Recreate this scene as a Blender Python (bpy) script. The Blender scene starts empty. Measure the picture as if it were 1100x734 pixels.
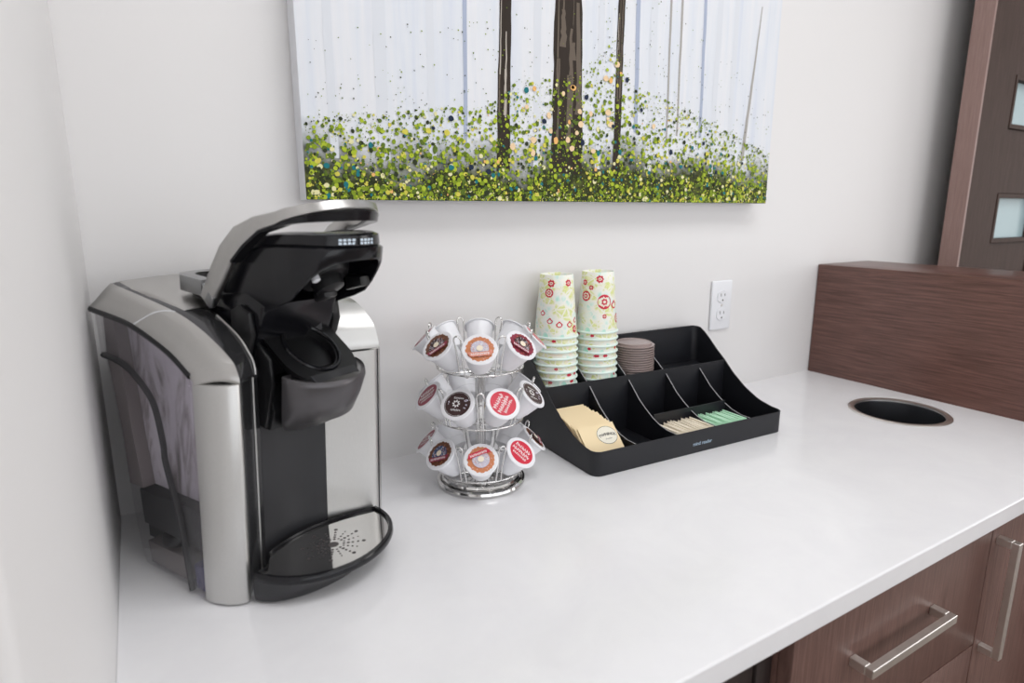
import bpy, bmesh, math, random
from mathutils import Vector, Matrix
SC = bpy.context.scene
COL = SC.collection
random.seed(7)
PI = math.pi

# ------------------------------------------------------------------ materials
def new_mat(name):
    m = bpy.data.materials.new(name); m.use_nodes = True
    nt = m.node_tree; b = nt.nodes['Principled BSDF']
    return m, nt, b

def mat(name, col, rough=.5, metal=0., coat=0., spec=.5, trans=0., ior=1.45):
    m, nt, b = new_mat(name)
    b.inputs['Base Color'].default_value = (*col, 1)
    b.inputs['Roughness'].default_value = rough
    b.inputs['Metallic'].default_value = metal
    b.inputs['Coat Weight'].default_value = coat
    b.inputs['Specular IOR Level'].default_value = spec
    b.inputs['Transmission Weight'].default_value = trans
    b.inputs['IOR'].default_value = ior
    return m

def tex_chain(nt, scale=(1, 1, 1), coord='Object', rot=(0, 0, 0)):
    tc = nt.nodes.new('ShaderNodeTexCoord'); mp = nt.nodes.new('ShaderNodeMapping')
    mp.inputs['Scale'].default_value = scale; mp.inputs['Rotation'].default_value = rot
    nt.links.new(tc.outputs[coord], mp.inputs['Vector'])
    return mp

def ramp(nt, stops):
    r = nt.nodes.new('ShaderNodeValToRGB')
    e = r.color_ramp.elements
    while len(e) < len(stops): e.new(.5)
    for q, (p, c) in zip(e, stops):
        q.position = p; q.color = (*c, 1)
    return r

def noise(nt, mp, scale, detail=4, rough=.55, dist=0.):
    n = nt.nodes.new('ShaderNodeTexNoise')
    n.inputs['Scale'].default_value = scale; n.inputs['Detail'].default_value = detail
    n.inputs['Roughness'].default_value = rough; n.inputs['Distortion'].default_value = dist
    nt.links.new(mp.outputs[0], n.inputs['Vector'])
    return n

def wood(name, stretch, dark, light, rough=.38, spec=.5):
    """fine straight grain; the small number in `stretch` is the grain direction"""
    m, nt, b = new_mat(name)
    mp = tex_chain(nt, stretch)
    n = noise(nt, mp, 9, 7, .68, .4)
    r = ramp(nt, [(.30, dark), (.52, [(a + c) / 2 for a, c in zip(dark, light)]), (.72, light)])
    nt.links.new(n.outputs['Fac'], r.inputs[0]); nt.links.new(r.outputs[0], b.inputs['Base Color'])
    b.inputs['Roughness'].default_value = rough; b.inputs['Specular IOR Level'].default_value = spec
    bp = nt.nodes.new('ShaderNodeBump'); bp.inputs['Strength'].default_value = .06; bp.inputs['Distance'].default_value = .002
    nt.links.new(n.outputs['Fac'], bp.inputs['Height']); nt.links.new(bp.outputs[0], b.inputs['Normal'])
    return m

def paint(name, col, bump=.03):
    m, nt, b = new_mat(name)
    mp = tex_chain(nt)
    n = noise(nt, mp, 260, 3)
    b.inputs['Base Color'].default_value = (*col, 1); b.inputs['Roughness'].default_value = .55
    b.inputs['Specular IOR Level'].default_value = .3
    bp = nt.nodes.new('ShaderNodeBump'); bp.inputs['Strength'].default_value = bump; bp.inputs['Distance'].default_value = .001
    nt.links.new(n.outputs['Fac'], bp.inputs['Height']); nt.links.new(bp.outputs[0], b.inputs['Normal'])
    return m

def brushed(name, col, rough, stretch):
    m, nt, b = new_mat(name)
    mp = tex_chain(nt, stretch)
    n = noise(nt, mp, 40, 4)
    r = ramp(nt, [(.3, [c * .9 for c in col]), (.7, col)])
    nt.links.new(n.outputs['Fac'], r.inputs[0]); nt.links.new(r.outputs[0], b.inputs['Base Color'])
    b.inputs['Metallic'].default_value = 1; b.inputs['Roughness'].default_value = rough
    return m

M = {}
M['wall'] = paint('wall_paint', (.80, .787, .783))
M['ceiling'] = paint('ceiling_paint', (.85, .85, .84))
M['floor'] = wood('floor_wood', (1, 14, 1), (.10, .07, .05), (.20, .14, .10), .4)
def quartz():
    m, nt, b = new_mat('white_quartz')
    mp = tex_chain(nt)
    n = noise(nt, mp, 9, 8, .65, .6)
    r = ramp(nt, [(.35, (.85, .845, .865)), (.65, (.89, .887, .90))])
    nt.links.new(n.outputs['Fac'], r.inputs[0]); nt.links.new(r.outputs[0], b.inputs['Base Color'])
    b.inputs['Roughness'].default_value = .16
    return m
M['quartz'] = quartz()
WD, WL = (.075, .034, .026), (.20, .105, .085)
M['wood_panel'] = wood('panel_wood', (6, 1.0, 26), (.066, .028, .022), (.195, .096, .076), .33)
M['wood_front'] = wood('cabinet_wood', (26, 6, 1.2), (.10, .052, .043), (.235, .135, .112), .36)
M['door_edge_lit'] = wood('door_edge_lit_wood', (26, 26, 1.2), (.24, .15, .13), (.34, .225, .20), .5)  # lighter copy of the door wood: side light put into the edge colour
M['door_leaf_shaded'] = wood('door_leaf_shaded_wood', (26, 26, 1.2), (.045, .027, .021), (.085, .053, .044), .65, .18)  # darker copy: shade on the door's front put into its colour
M['dark_wood'] = wood('dark_cabinet_wood', (26, 6, 1.2), (.018, .012, .011), (.04, .026, .024), .45)
M['frosted'] = mat('frosted_glass', (.40, .53, .56), .4, spec=.3)
M['steel'] = brushed('satin_nickel', (.86, .83, .79), .36, (1, 1, 1))
M['chrome'] = mat('chrome', (.78, .77, .76), .09, 1)
M['silver'] = brushed('silver_plastic', (.56, .55, .535), .34, (60, 60, 1))
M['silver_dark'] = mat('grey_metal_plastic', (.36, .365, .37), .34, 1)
M['silver_light'] = brushed('brushed_silver', (.64, .635, .62), .40, (160, 160, 1))
M['gloss_black'] = mat('gloss_black_plastic', (.007, .007, .009), .18, spec=.45)
M['satin_black'] = mat('satin_black_plastic', (.008, .008, .009), .36, spec=.4)
M['matte_black'] = mat('matte_black_plastic', (.022, .022, .024), .5)
M['dark_grey'] = mat('dark_grey_plastic', (.026, .026, .029), .42)
M['gunmetal'] = mat('gunmetal_plastic', (.10, .095, .10), .3, .55)
M['smoke_strip'] = mat('dark_chrome_strip', (.09, .09, .095), .14, .75)
M['plate'] = mat('polished_plate', (.62, .61, .60), .07, 1)
def tank_mat():
    m, nt, b = new_mat('clear_grey_plastic')
    nt.nodes.remove(b)
    out = nt.nodes['Material Output']
    tr = nt.nodes.new('ShaderNodeBsdfTransparent'); tr.inputs[0].default_value = (.95, .945, .955, 1)
    gl = nt.nodes.new('ShaderNodeBsdfGlossy'); gl.inputs['Roughness'].default_value = .06
    fr = nt.nodes.new('ShaderNodeFresnel'); fr.inputs['IOR'].default_value = 1.55
    mx = nt.nodes.new('ShaderNodeMixShader')
    ge = nt.nodes.new('ShaderNodeNewGeometry'); sb = nt.nodes.new('ShaderNodeMath'); sb.operation = 'SUBTRACT'; sb.inputs[0].default_value = 1
    ml = nt.nodes.new('ShaderNodeMath'); ml.operation = 'MULTIPLY'
    nt.links.new(ge.outputs['Backfacing'], sb.inputs[1]); nt.links.new(sb.outputs[0], ml.inputs[0]); nt.links.new(fr.outputs[0], ml.inputs[1])
    nt.links.new(ml.outputs[0], mx.inputs[0]); nt.links.new(tr.outputs[0], mx.inputs[1]); nt.links.new(gl.outputs[0], mx.inputs[2])
    nt.links.new(mx.outputs[0], out.inputs['Surface'])
    return m
M['tank'] = tank_mat()
def liner_mat():
    m, nt, b = new_mat('tank_reflection_streaks')
    mp = tex_chain(nt, (1, 1.6, .5))
    n = noise(nt, mp, 16, 6, .62, 1.6)
    r = ramp(nt, [(.30, (.10, .085, .085)), (.41, (.40, .36, .38)), (.52, (.68, .64, .70)), (.64, (.74, .70, .76)), (.76, (.36, .32, .34))])  # streaky tones painted in for wall reflections in the water tank
    nt.links.new(n.outputs['Fac'], r.inputs[0]); nt.links.new(r.outputs[0], b.inputs['Base Color'])
    b.inputs['Roughness'].default_value = .3
    return m
M['liner'] = liner_mat()
M['smoke_grey'] = mat('smoky_grey_plastic', (.23, .20, .20), .3)
M['navy'] = mat('blue_caustic_plastic', (.045, .04, .14), .15)  # blue caustic at the reservoir bottom, put into the foot's colour
M['org_black'] = mat('organizer_black', (.0125, .013, .0165), .38, spec=.45)
M['org_edge_glint'] = mat('organizer_edge_glint', (.30, .30, .31), .35)
M['print_blue'] = mat('pale_blue_print', (.34, .44, .54), .5)
M['white_plastic'] = mat('white_plastic', (.80, .80, .83), .32)
M['pod_white'] = mat('pod_white', (.87, .87, .90), .36)
M['outlet_white'] = mat('outlet_white', (.84, .85, .88), .3)
M['slot_dark'] = mat('slot_dark', (.08, .07, .07), .5)
M['canvas_edge'] = mat('canvas_edge', (.74, .75, .78), .7)
M['lid_brown'] = mat('brown_translucent_plastic', (.36, .285, .27), .16)
M['tea_paper'] = mat('tea_paper', (.90, .73, .46), .6)
M['tea_paper_b'] = mat('tea_paper_shade', (.80, .56, .28), .6)
M['cream'] = mat('cream_paper', (.86, .82, .70), .6)
M['ink'] = mat('black_ink', (.02, .02, .02), .5)
M['sugar'] = mat('beige_sachet', (.91, .82, .67), .55)
M['green'] = mat('mint_green_sachet', (.54, .86, .63), .5)
PR = {}
for k, c in dict(white=(.85, .84, .84), red=(.62, .02, .05), maroon=(.28, .03, .06), darkbrown=(.045, .018, .018), brown=(.16, .06, .03),
                 orange=(.62, .22, .09), salmon=(.72, .28, .20), cream=(.88, .78, .62), lilac=(.60, .56, .66), navy=(.05, .08, .18),
                 foil=(.82, .81, .84), pink=(.78, .45, .42)).items():
    PR[k] = mat('print_' + k, c, .4)
def cup_paper():
    m, nt, b = new_mat('patterned_cup_paper')
    mp = tex_chain(nt)
    n = noise(nt, mp, 40, 2, .5, .4)
    r1 = ramp(nt, [(.30, (.42, .76, .64)), (.42, (.78, .87, .80)), (.52, (.90, .88, .78)), (.585, (.70, .75, .28)), (.68, (.86, .85, .55))])
    nt.links.new(n.outputs['Fac'], r1.inputs[0])
    v = nt.nodes.new('ShaderNodeTexVoronoi'); v.inputs['Scale'].default_value = 75; v.feature = 'DISTANCE_TO_EDGE'
    nt.links.new(mp.outputs[0], v.inputs['Vector'])
    r2 = ramp(nt, [(.03, (0, 0, 0)), (.10, (1, 1, 1))])
    nt.links.new(v.outputs['Distance'], r2.inputs[0])
    mx = nt.nodes.new('ShaderNodeMix'); mx.data_type = 'RGBA'
    mx.inputs[6].default_value = (.88, .88, .80, 1)
    nt.links.new(r2.outputs[0], mx.inputs[0]); nt.links.new(r1.outputs[0], mx.inputs[7])
    nt.links.new(mx.outputs[2], b.inputs['Base Color']); b.inputs['Roughness'].default_value = .5
    return m
M['cup'] = cup_paper()
M['cup_rim'] = mat('cup_rim_mint', (.76, .89, .83), .5)
M['cup_inside'] = mat('cup_white', (.86, .86, .82), .5)

# ------------------------------------------------------------------ object helpers
def finish(name, bm, mats, parent=None, smooth=None, loc=None):
    if not isinstance(mats, (list, tuple)): mats = [mats]
    bmesh.ops.recalc_face_normals(bm, faces=bm.faces[:])
    me = bpy.data.meshes.new(name); bm.to_mesh(me); bm.free()
    for m in mats: me.materials.append(m)
    if smooth is not None:
        for p in me.polygons: p.use_smooth = True
        me.set_sharp_from_angle(angle=math.radians(smooth))
    o = bpy.data.objects.new(name, me); COL.objects.link(o)
    if parent is not None: o.parent = parent
    if loc is not None: o.location = loc
    return o

def thing(name, label, cat, mw=None, group=None):
    o = bpy.data.objects.new(name, None); COL.objects.link(o)
    o.empty_display_size = .02
    if mw is not None: o.matrix_world = mw
    o['label'] = label; o['category'] = cat
    if group: o['group'] = group
    return o

def tag(o, label, cat, group=None):
    o['label'] = label; o['category'] = cat
    if group: o['group'] = group
    return o

def struct(o):
    o['kind'] = 'structure'; return o

def box(bm, lo, hi, bev=0., seg=2, mi=0):
    x0, y0, z0 = lo; x1, y1, z1 = hi
    vs = [bm.verts.new(p) for p in [(x0, y0, z0), (x1, y0, z0), (x1, y1, z0), (x0, y1, z0), (x0, y0, z1), (x1, y0, z1), (x1, y1, z1), (x0, y1, z1)]]
    fs = [bm.faces.new([vs[i] for i in f]) for f in [(0, 3, 2, 1), (4, 5, 6, 7), (0, 1, 5, 4), (1, 2, 6, 5), (2, 3, 7, 6), (3, 0, 4, 7)]]
    for f in fs: f.material_index = mi
    if bev:
        es = list({e for f in fs for e in f.edges})
        r = bmesh.ops.bevel(bm, geom=es, offset=bev, segments=seg, affect='EDGES', profile=.5)
        for f in r['faces']: f.material_index = mi
    return vs

def loft(bm, rings, closed=True, cap0=False, cap1=False, mi=0):
    rows = [[bm.verts.new(p) for p in r] for r in rings]
    n = len(rows[0])
    for a, b in zip(rows, rows[1:]):
        for i in range(n if closed else n - 1):
            j = (i + 1) % n
            f = bm.faces.new((a[i], a[j], b[j], b[i])); f.material_index = mi
    if cap0: bm.faces.new(rows[0]).material_index = mi
    if cap1: bm.faces.new(rows[-1][::-1]).material_index = mi
    return rows

def lathe(bm, prof, n=32, cap0=False, cap1=False, mi=0, c=(0, 0)):
    rings = [[(c[0] + r * math.cos(2 * PI * i / n), c[1] + r * math.sin(2 * PI * i / n), z) for i in range(n)] for r, z in prof]
    return loft(bm, rings, True, cap0, cap1, mi)

def tube(bm, pts, r, n=8, closed=False, mi=0):
    pts = [Vector(p) for p in pts]
    rings = []; up = None
    N = len(pts)
    for i, p in enumerate(pts):
        if closed: d = pts[(i + 1) % N] - pts[i - 1]
        else: d = pts[min(i + 1, N - 1)] - pts[max(i - 1, 0)]
        d.normalize()
        if up is None:
            up = Vector((0, 0, 1)) if abs(d.z) < .9 else Vector((1, 0, 0))
        s = d.cross(up)
        if s.length < 1e-6: s = d.cross(Vector((0, 1, 0)))
        s.normalize(); up = s.cross(d).normalized()
        rings.append([p + (s * math.cos(2 * PI * k / n) + up * math.sin(2 * PI * k / n)) * r for k in range(n)])
    if closed: rings.append(rings[0])
    if closed:
        rows = [[bm.verts.new(p) for p in q] for q in rings[:-1]]; rows.append(rows[0])
        for a, b in zip(rows, rows[1:]):
            for i in range(n):
                j = (i + 1) % n
                bm.faces.new((a[i], a[j], b[j], b[i])).material_index = mi
    else:
        loft(bm, rings, True, True, True, mi)

def prism(bm, poly, lo, hi, axis, bev=0., seg=2, mi=0):
    """extrude a 2-D polygon along an axis (0 = X with poly (y,z); 1 = Y with (x,z); 2 = Z with (x,y))"""
    def P(p, t):
        return (t, p[0], p[1]) if axis == 0 else (p[0], t, p[1]) if axis == 1 else (p[0], p[1], t)
    a = [bm.verts.new(P(p, lo)) for p in poly]; b = [bm.verts.new(P(p, hi)) for p in poly]
    n = len(poly); fs = []
    for i in range(n):
        j = (i + 1) % n; fs.append(bm.faces.new((a[i], a[j], b[j], b[i])))
    c0 = bm.faces.new(a[::-1]); c1 = bm.faces.new(b); fs += [c0, c1]
    for f in fs: f.material_index = mi
    if bev:
        es = list(set(c0.edges) | set(c1.edges))
        r = bmesh.ops.bevel(bm, geom=es, offset=bev, segments=seg, affect='EDGES', profile=.5)
        for f in r['faces']: f.material_index = mi
    return a + b

def interp(tab, x):
    if x <= tab[0][0]: return tab[0][1]
    for (a, va), (b, vb) in zip(tab, tab[1:]):
        if x <= b: return va + (vb - va) * (x - a) / (b - a)
    return tab[-1][1]

def spline(pts, n):
    """Catmull-Rom through 2-D / 3-D points, n samples per span"""
    P = [Vector(p) for p in pts]; out = []
    for i in range(len(P) - 1):
        p0 = P[i - 1] if i else P[0] * 2 - P[1]; p1 = P[i]; p2 = P[i + 1]
        p3 = P[i + 2] if i + 2 < len(P) else P[-1] * 2 - P[-2]
        for k in range(n):
            t = k / n
            out.append(.5 * ((2 * p1) + (p2 - p0) * t + (2 * p0 - 5 * p1 + 4 * p2 - p3) * t * t + (3 * p1 - p0 - 3 * p2 + p3) * t ** 3))
    out.append(P[-1]); return out

def text_bm(bm, s, size, mw, mi=0, shear=0., extr=.0, bold=0.):
    cu = bpy.data.curves.new('tmp_text', 'FONT'); cu.body = s; cu.size = size; cu.align_x = 'CENTER'; cu.align_y = 'CENTER'
    cu.shear = shear; cu.offset = bold; cu.extrude = extr; cu.resolution_u = 3
    o = bpy.data.objects.new('tmp_text', cu); COL.objects.link(o)
    dg = bpy.context.evaluated_depsgraph_get()
    me = bpy.data.meshes.new_from_object(o.evaluated_get(dg))
    vs = [bm.verts.new((mw @ v.co) if isinstance(mw, Matrix) else mw(v.co)) for v in me.vertices]
    for p in me.polygons:
        try: bm.faces.new([vs[i] for i in p.vertices]).material_index = mi
        except ValueError: pass
    bpy.data.objects.remove(o); bpy.data.curves.remove(cu); bpy.data.meshes.remove(me)

# ------------------------------------------------------------------ room shell
FZ, CZ = -.91, 1.75
def sbox(name, lo, hi, m, bev=0.):
    bm = bmesh.new(); box(bm, lo, hi, bev, 3)
    return struct(finish(name, bm, m, smooth=35 if bev else None))
sbox('floor', (-3, -4.6, FZ - .1), (6, .2, FZ), M['floor'])
sbox('ceiling', (-3, -4.6, CZ), (6, .2, CZ + .1), M['ceiling'])
sbox('wall_back', (-3, 0, FZ), (6, .14, CZ), M['wall'])
sbox('wall_left', (-.14, -.69, FZ), (0, 0, CZ), M['wall'], .006)
sbox('wall_far_left', (-3.1, -4.6, FZ), (-3, .2, CZ), M['wall'])
sbox('wall_right', (6, -4.6, FZ), (6.1, .2, CZ), M['wall'])
# window side of the room, behind the viewpoint
sbox('wall_front', (-3, -4.6, FZ), (6, -4.5, -.25), M['wall'])
sbox('wall_front_pier', (-3, -4.6, -.25), (-1.9, -4.5, CZ), M['wall'])
sbox('wall_front_pier', (5, -4.6, -.25), (6, -4.5, CZ), M['wall'])
sbox('wall_front_header', (-1.9, -4.6, 1.45), (5, -4.5, CZ), M['wall'])
for x in (-1.9, .4, 2.7):
    bm = bmesh.new()
    box(bm, (x, -4.58, -.25), (x + .06, -4.52, 1.45)); box(bm, (x + 2.24, -4.58, -.25), (x + 2.3, -4.52, 1.45))
    box(bm, (x + .06, -4.58, -.25), (x + 2.24, -4.52, -.19)); box(bm, (x + .06, -4.58, 1.39), (x + 2.24, -4.52, 1.45))
    struct(finish('window_frame', bm, M['white_plastic']))

# door at the right end of the back wall: dark wood, frosted panes, hanging a hand's breadth clear of the wall
bm = bmesh.new()
X0, X1, Y0, Y1 = 2.0535, 2.96, -.1195, -.070
ZB, ZT = FZ + .005, 1.62
sx0, sx1 = 2.224, 2.50        # pane column
zs = [(-.64, -.50), (-.318, -.178), (.004, .146), (.328, .470), (.652, .794), (.976, 1.118), (1.30, 1.44)]
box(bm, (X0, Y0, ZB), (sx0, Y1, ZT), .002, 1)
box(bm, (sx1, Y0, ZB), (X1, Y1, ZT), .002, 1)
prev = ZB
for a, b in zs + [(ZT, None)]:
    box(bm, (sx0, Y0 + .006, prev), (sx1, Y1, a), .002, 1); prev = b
door = struct(finish('door_1', bm, M['door_leaf_shaded']))
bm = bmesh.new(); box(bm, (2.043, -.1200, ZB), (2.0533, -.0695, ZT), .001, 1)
struct(finish('door_edge', bm, M['door_edge_lit'], door))
for a, b in zs:
    bm = bmesh.new(); box(bm, (sx0 + .001, -.100, a + .001), (sx1 - .001, -.092, b - .001))
    struct(finish('door_pane', bm, M['frosted'], door))
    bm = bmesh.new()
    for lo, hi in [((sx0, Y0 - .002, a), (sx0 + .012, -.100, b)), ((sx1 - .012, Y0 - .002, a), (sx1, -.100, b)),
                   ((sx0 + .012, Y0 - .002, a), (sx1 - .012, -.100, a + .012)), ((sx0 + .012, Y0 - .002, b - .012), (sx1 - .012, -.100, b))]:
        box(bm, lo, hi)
    struct(finish('door_pane_bead', bm, M['door_leaf_shaded'], door))

# ------------------------------------------------------------------ counter with the round waste opening
CT = .0292
HX, HY, HR = 1.423, -.318, .091
bm = bmesh.new()
def ring_face(z):
    oc = [bm.verts.new(p + (z,)) for p in [(.0003, -.635), (1.5755, -.635), (1.5755, -.0003), (.0003, -.0003)]]
    ic = [bm.verts.new((HX + HR * math.cos(2 * PI * k / 48), HY + HR * math.sin(2 * PI * k / 48), z)) for k in range(48)]
    es = [bm.edges.new((oc[i], oc[(i + 1) % 4])) for i in range(4)] + [bm.edges.new((ic[i], ic[(i + 1) % 48])) for i in range(48)]
    bmesh.ops.triangle_fill(bm, use_beauty=True, edges=es)
    return oc, ic
ot, it = ring_face(0.); ob, ib = ring_face(-CT)
for a, b in ((ot, ob), (it, ib)):
    n = len(a)
    for i in range(n): bm.faces.new((a[i], a[(i + 1) % n], b[(i + 1) % n], b[i]))
es = [e for e in bm.edges if all(abs(v.co.y + .635) < 1e-5 for v in e.verts) and abs(e.verts[0].co.z - e.verts[1].co.z) < 1e-6]
bmesh.ops.bevel(bm, geom=es, offset=.0022, segments=2, affect='EDGES', profile=.5)
counter = finish('countertop', bm, M['quartz'])
tag(counter, 'long white quartz countertop carrying the coffee things', 'countertop')

t = thing('waste_chute', 'round stainless waste chute set into the white counter by the wooden ledge', 'chute', Matrix.Translation((HX, HY, 0)))
bm = bmesh.new(); lathe(bm, [(HR - .006, -.004), (HR - .006, .0015), (HR - .003, .0028), (HR + .003, .0026), (HR + .006, .0004)], 64)
finish('rim', bm, M['steel'], t, 40)
bm = bmesh.new(); lathe(bm, [(HR - .006, -.002), (HR - .007, -.20), (HR - .0085, -.20), (HR - .0075, -.002), (HR - .006, -.002)], 64)
finish('sleeve', bm, mat('dark_steel', (.42, .43, .46), .25, 1), t, 40)
bm = bmesh.new(); lathe(bm, [(HR - .009, -.199), (.001, -.1985)], 64, False, True)
finish('dark_bottom', bm, M['matte_black'], t)  # added black disc that keeps the inside of the chute dark

# raised wooden ledge to the right of the counter
bm = bmesh.new()
box(bm, (1.576, -.78, FZ + .002), (1.802, -.002, .2856), .0018, 2)
o = finish('wood_ledge', bm, M['wood_panel'], smooth=35)
tag(o, 'raised dark wood ledge closing the right end of the counter', 'ledge')
bm = bmesh.new()

# ------------------------------------------------------------------ base cabinets
CY = -.598     # carcass front
FY = -.617     # face of the fronts
def bar_handle(parent, c, L, vertical):
    bm = bmesh.new()
    w, d = .0062, .030
    def B(a0, a1, b0, b1, y0, y1):
        # a: long axis, b: short axis
        if vertical: box(bm, (b0, y0, a0), (b1, y1, a1), .0008, 1)
        else: box(bm, (a0, y0, b0), (a1, y1, b1), .0008, 1)
    B(-L / 2, L / 2, -w, w, -d, -d + .010)
    B(-L / 2, -L / 2 + .012, -w, w, -d + .0101, 0)
    B(L / 2 - .012, L / 2, -w, w, -d + .0101, 0)
    return finish('handle', bm, M['steel'], parent, None, loc=c)
def carcass(w, parent, m):
    bm = bmesh.new(); top = .91 - CT - .002
    def ring(i, z): return [(i, i, z), (w - i, i, z), (w - i, .58 - i, z), (i, .58 - i, z)]
    loft(bm, [ring(0, .08), ring(0, top), ring(.016, top), ring(.016, .096)], True, True, True)
    return finish('carcass', bm, m, parent)
t = thing('drawer_cabinet', 'wood drawer cabinet with a horizontal bar handle under the counter', 'cabinet', Matrix.Translation((.645, CY, FZ)))
carcass(.4815, t, M['wood_front'])
dz = -FZ
for a, b in ((dz - .248, dz - .034), (dz - .465, dz - .251), (dz - .82, dz - .468)):
    bm = bmesh.new(); box(bm, (.001, -.019, a), (.4805, -.001, b), .0012, 2)
    d = finish('drawer', bm, M['wood_front'], t, 35)
    bar_handle(d, (.2225, -.019, (b - .0925) if b > .6 else b - .09), .206, False)
t = thing('door_cabinet', 'wood cabinet door with a vertical bar handle under the counter', 'cabinet', Matrix.Translation((1.1285, CY, FZ)))
carcass(.445, t, M['wood_front'])
bm = bmesh.new(); box(bm, (.001, -.019, .09), (.444, -.001, dz - .034), .0012, 2)
d = finish('door', bm, M['wood_front'], t, 35)
bar_handle(d, (.0205, -.019, dz - .167), .20, True)
t = thing('dark_cabinet', 'dark panelled cabinet at the left under the counter', 'cabinet', Matrix.Translation((.002, CY, FZ)))
bm = bmesh.new(); box(bm, (0, .03, .08), (.641, .58, .91 - CT - .002)); finish('carcass', bm, M['dark_wood'], t)
bm = bmesh.new(); box(bm, (.002, .006, .09), (.609, .028, dz - .036), .0012, 2); finish('door', bm, M['dark_wood'], t, 35)
bm = bmesh.new(); box(bm, (.613, .004, .09), (.640, .028, dz - .036), .0012, 2); finish('filler_strip', bm, M['dark_wood'], t, 35)

# ------------------------------------------------------------------ wall outlet
t = thing('wall_outlet', 'white double socket outlet plate on the wall above the black organizer', 'outlet', Matrix.Translation((1.211, 0, .207)))
bm = bmesh.new(); box(bm, (-.0335, -.0065, -.0575), (.0335, -.0005, .0575), .003, 3); finish('cover_plate', bm, M['outlet_white'], t, 35)
for s in (1, -1):
    bm = bmesh.new()
    ring = [(max(-.0165, min(.0165, .0195 * math.cos(a))), s * .0205 + .0145 * math.sin(a)) for a in [2 * PI * k / 28 for k in range(28)]]
    prism(bm, ring, -.0085, -.0066, 1, .0006, 1, 0)
    for x, h in ((-.0063, .0042), (.0063, .0034)):
        box(bm, (x - .0008, -.0089, s * .0205 + .002 - h + .002), (x + .0008, -.0086, s * .0205 + .002 + h + .001), mi=1)
    c = [bm.verts.new((.0022 * math.cos(a), -.0088, s * .0205 - .0085 + .0022 * math.sin(a))) for a in [2 * PI * k / 12 for k in range(12)]]
    bm.faces.new(c).material_index = 1
    finish('socket', bm, [M['outlet_white'], M['slot_dark']], t, 35)
bm = bmesh.new(); lathe(bm, [(.0028, 0), (.0028, .0008), (.0018, .0012)], 12, False, True)
o = finish('screw', bm, M['steel'], t, 35, loc=(0, -.0066, 0)); o.rotation_euler = (PI / 2, 0, 0)

# ------------------------------------------------------------------ painting
PX0, PX1, PZ0, PZ1, PD = .276, 1.2935, .4375, 1.16, .04
t = thing('canvas_painting', 'large canvas painting of bare trunks rising from green splattered undergrowth', 'painting', Matrix.Translation((PX0, 0, PZ0)))
W_, H_ = PX1 - PX0, PZ1 - PZ0
def canvas_mat():
    m, nt, b = new_mat('painted_canvas')
    tc = nt.nodes.new('ShaderNodeTexCoord')
    mp = nt.nodes.new('ShaderNodeMapping'); mp.inputs['Scale'].default_value = (14, 1, .9)
    nt.links.new(tc.outputs['Object'], mp.inputs['Vector'])
    n = noise(nt, mp, 2.2, 5, .6, .3)
    r = ramp(nt, [(.25, (.66, .70, .79)), (.45, (.74, .77, .82)), (.6, (.79, .80, .83)), (.8, (.70, .735, .80))])
    nt.links.new(n.outputs['Fac'], r.inputs[0])
    # dark painted ground along the lower edge
    sep = nt.nodes.new('ShaderNodeSeparateXYZ'); nt.links.new(tc.outputs['Object'], sep.inputs[0])
    mp2 = nt.nodes.new('ShaderNodeMapping'); nt.links.new(tc.outputs['Object'], mp2.inputs['Vector'])
    n2 = noise(nt, mp2, 9, 6, .65)
    ma = nt.nodes.new('ShaderNodeMath'); ma.operation = 'MULTIPLY_ADD'; ma.inputs[1].default_value = .16; ma.inputs[2].default_value = -.08
    nt.links.new(n2.outputs['Fac'], ma.inputs[0])
    ad = nt.nodes.new('ShaderNodeMath'); ad.operation = 'ADD'
    nt.links.new(sep.outputs['Z'], ad.inputs[0]); nt.links.new(ma.outputs[0], ad.inputs[1])
    r2 = ramp(nt, [(.045, (1, 1, 1)), (.10, (0, 0, 0))])
    nt.links.new(ad.outputs[0], r2.inputs[0])
    n3 = noise(nt, mp2, 50, 4)
    r3 = ramp(nt, [(.35, (.022, .026, .012)), (.55, (.07, .08, .022)), (.75, (.15, .17, .05))])
    nt.links.new(n3.outputs['Fac'], r3.inputs[0])
    mx = nt.nodes.new('ShaderNodeMix'); mx.data_type = 'RGBA'
    nt.links.new(r2.outputs[0], mx.inputs[0]); nt.links.new(r.outputs[0], mx.inputs[6]); nt.links.new(r3.outputs[0], mx.inputs[7])
    nt.links.new(mx.outputs[2], b.inputs['Base Color']); b.inputs['Roughness'].default_value = .55; b.inputs['Specular IOR Level'].default_value = .15
    return m
bm = bmesh.new()
box(bm, (0, -PD + .0006, 0), (W_, -.001, H_), .001, 1)
finish('stretcher', bm, M['canvas_edge'], t)
pm = [canvas_mat()]
pal = [('leaf', (.235, .325, .025)), ('lime', (.42, .52, .04)), ('moss', (.11, .165, .025)), ('yellow', (.66, .60, .10)), ('pale', (.80, .76, .42)),
       ('dark', (.035, .045, .02)), ('teal', (.02, .18, .20)), ('orange', (.85, .48, .17)), ('peach', (.86, .64, .40)),
       ('bark', (.04, .030, .024)), ('bark_mid', (.15, .12, .095)), ('bark_light', (.48, .43, .38)), ('blue', (.42, .47, .60)), ('grey', (.42, .40, .38)), ('mist', (.72, .745, .79)), ('blackblue', (.02, .03, .06))]
idx = {}
for k, c in pal:
    idx[k] = len(pm); pm.append(mat('paint_' + k, c, .55, spec=.15))
bm = bmesh.new()
f = bm.faces.new([bm.verts.new(p) for p in [(.0005, -PD, .0005), (W_ - .0005, -PD, .0005), (W_ - .0005, -PD, H_ - .0005), (.0005, -PD, H_ - .0005)]])
lay = [0]
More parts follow.
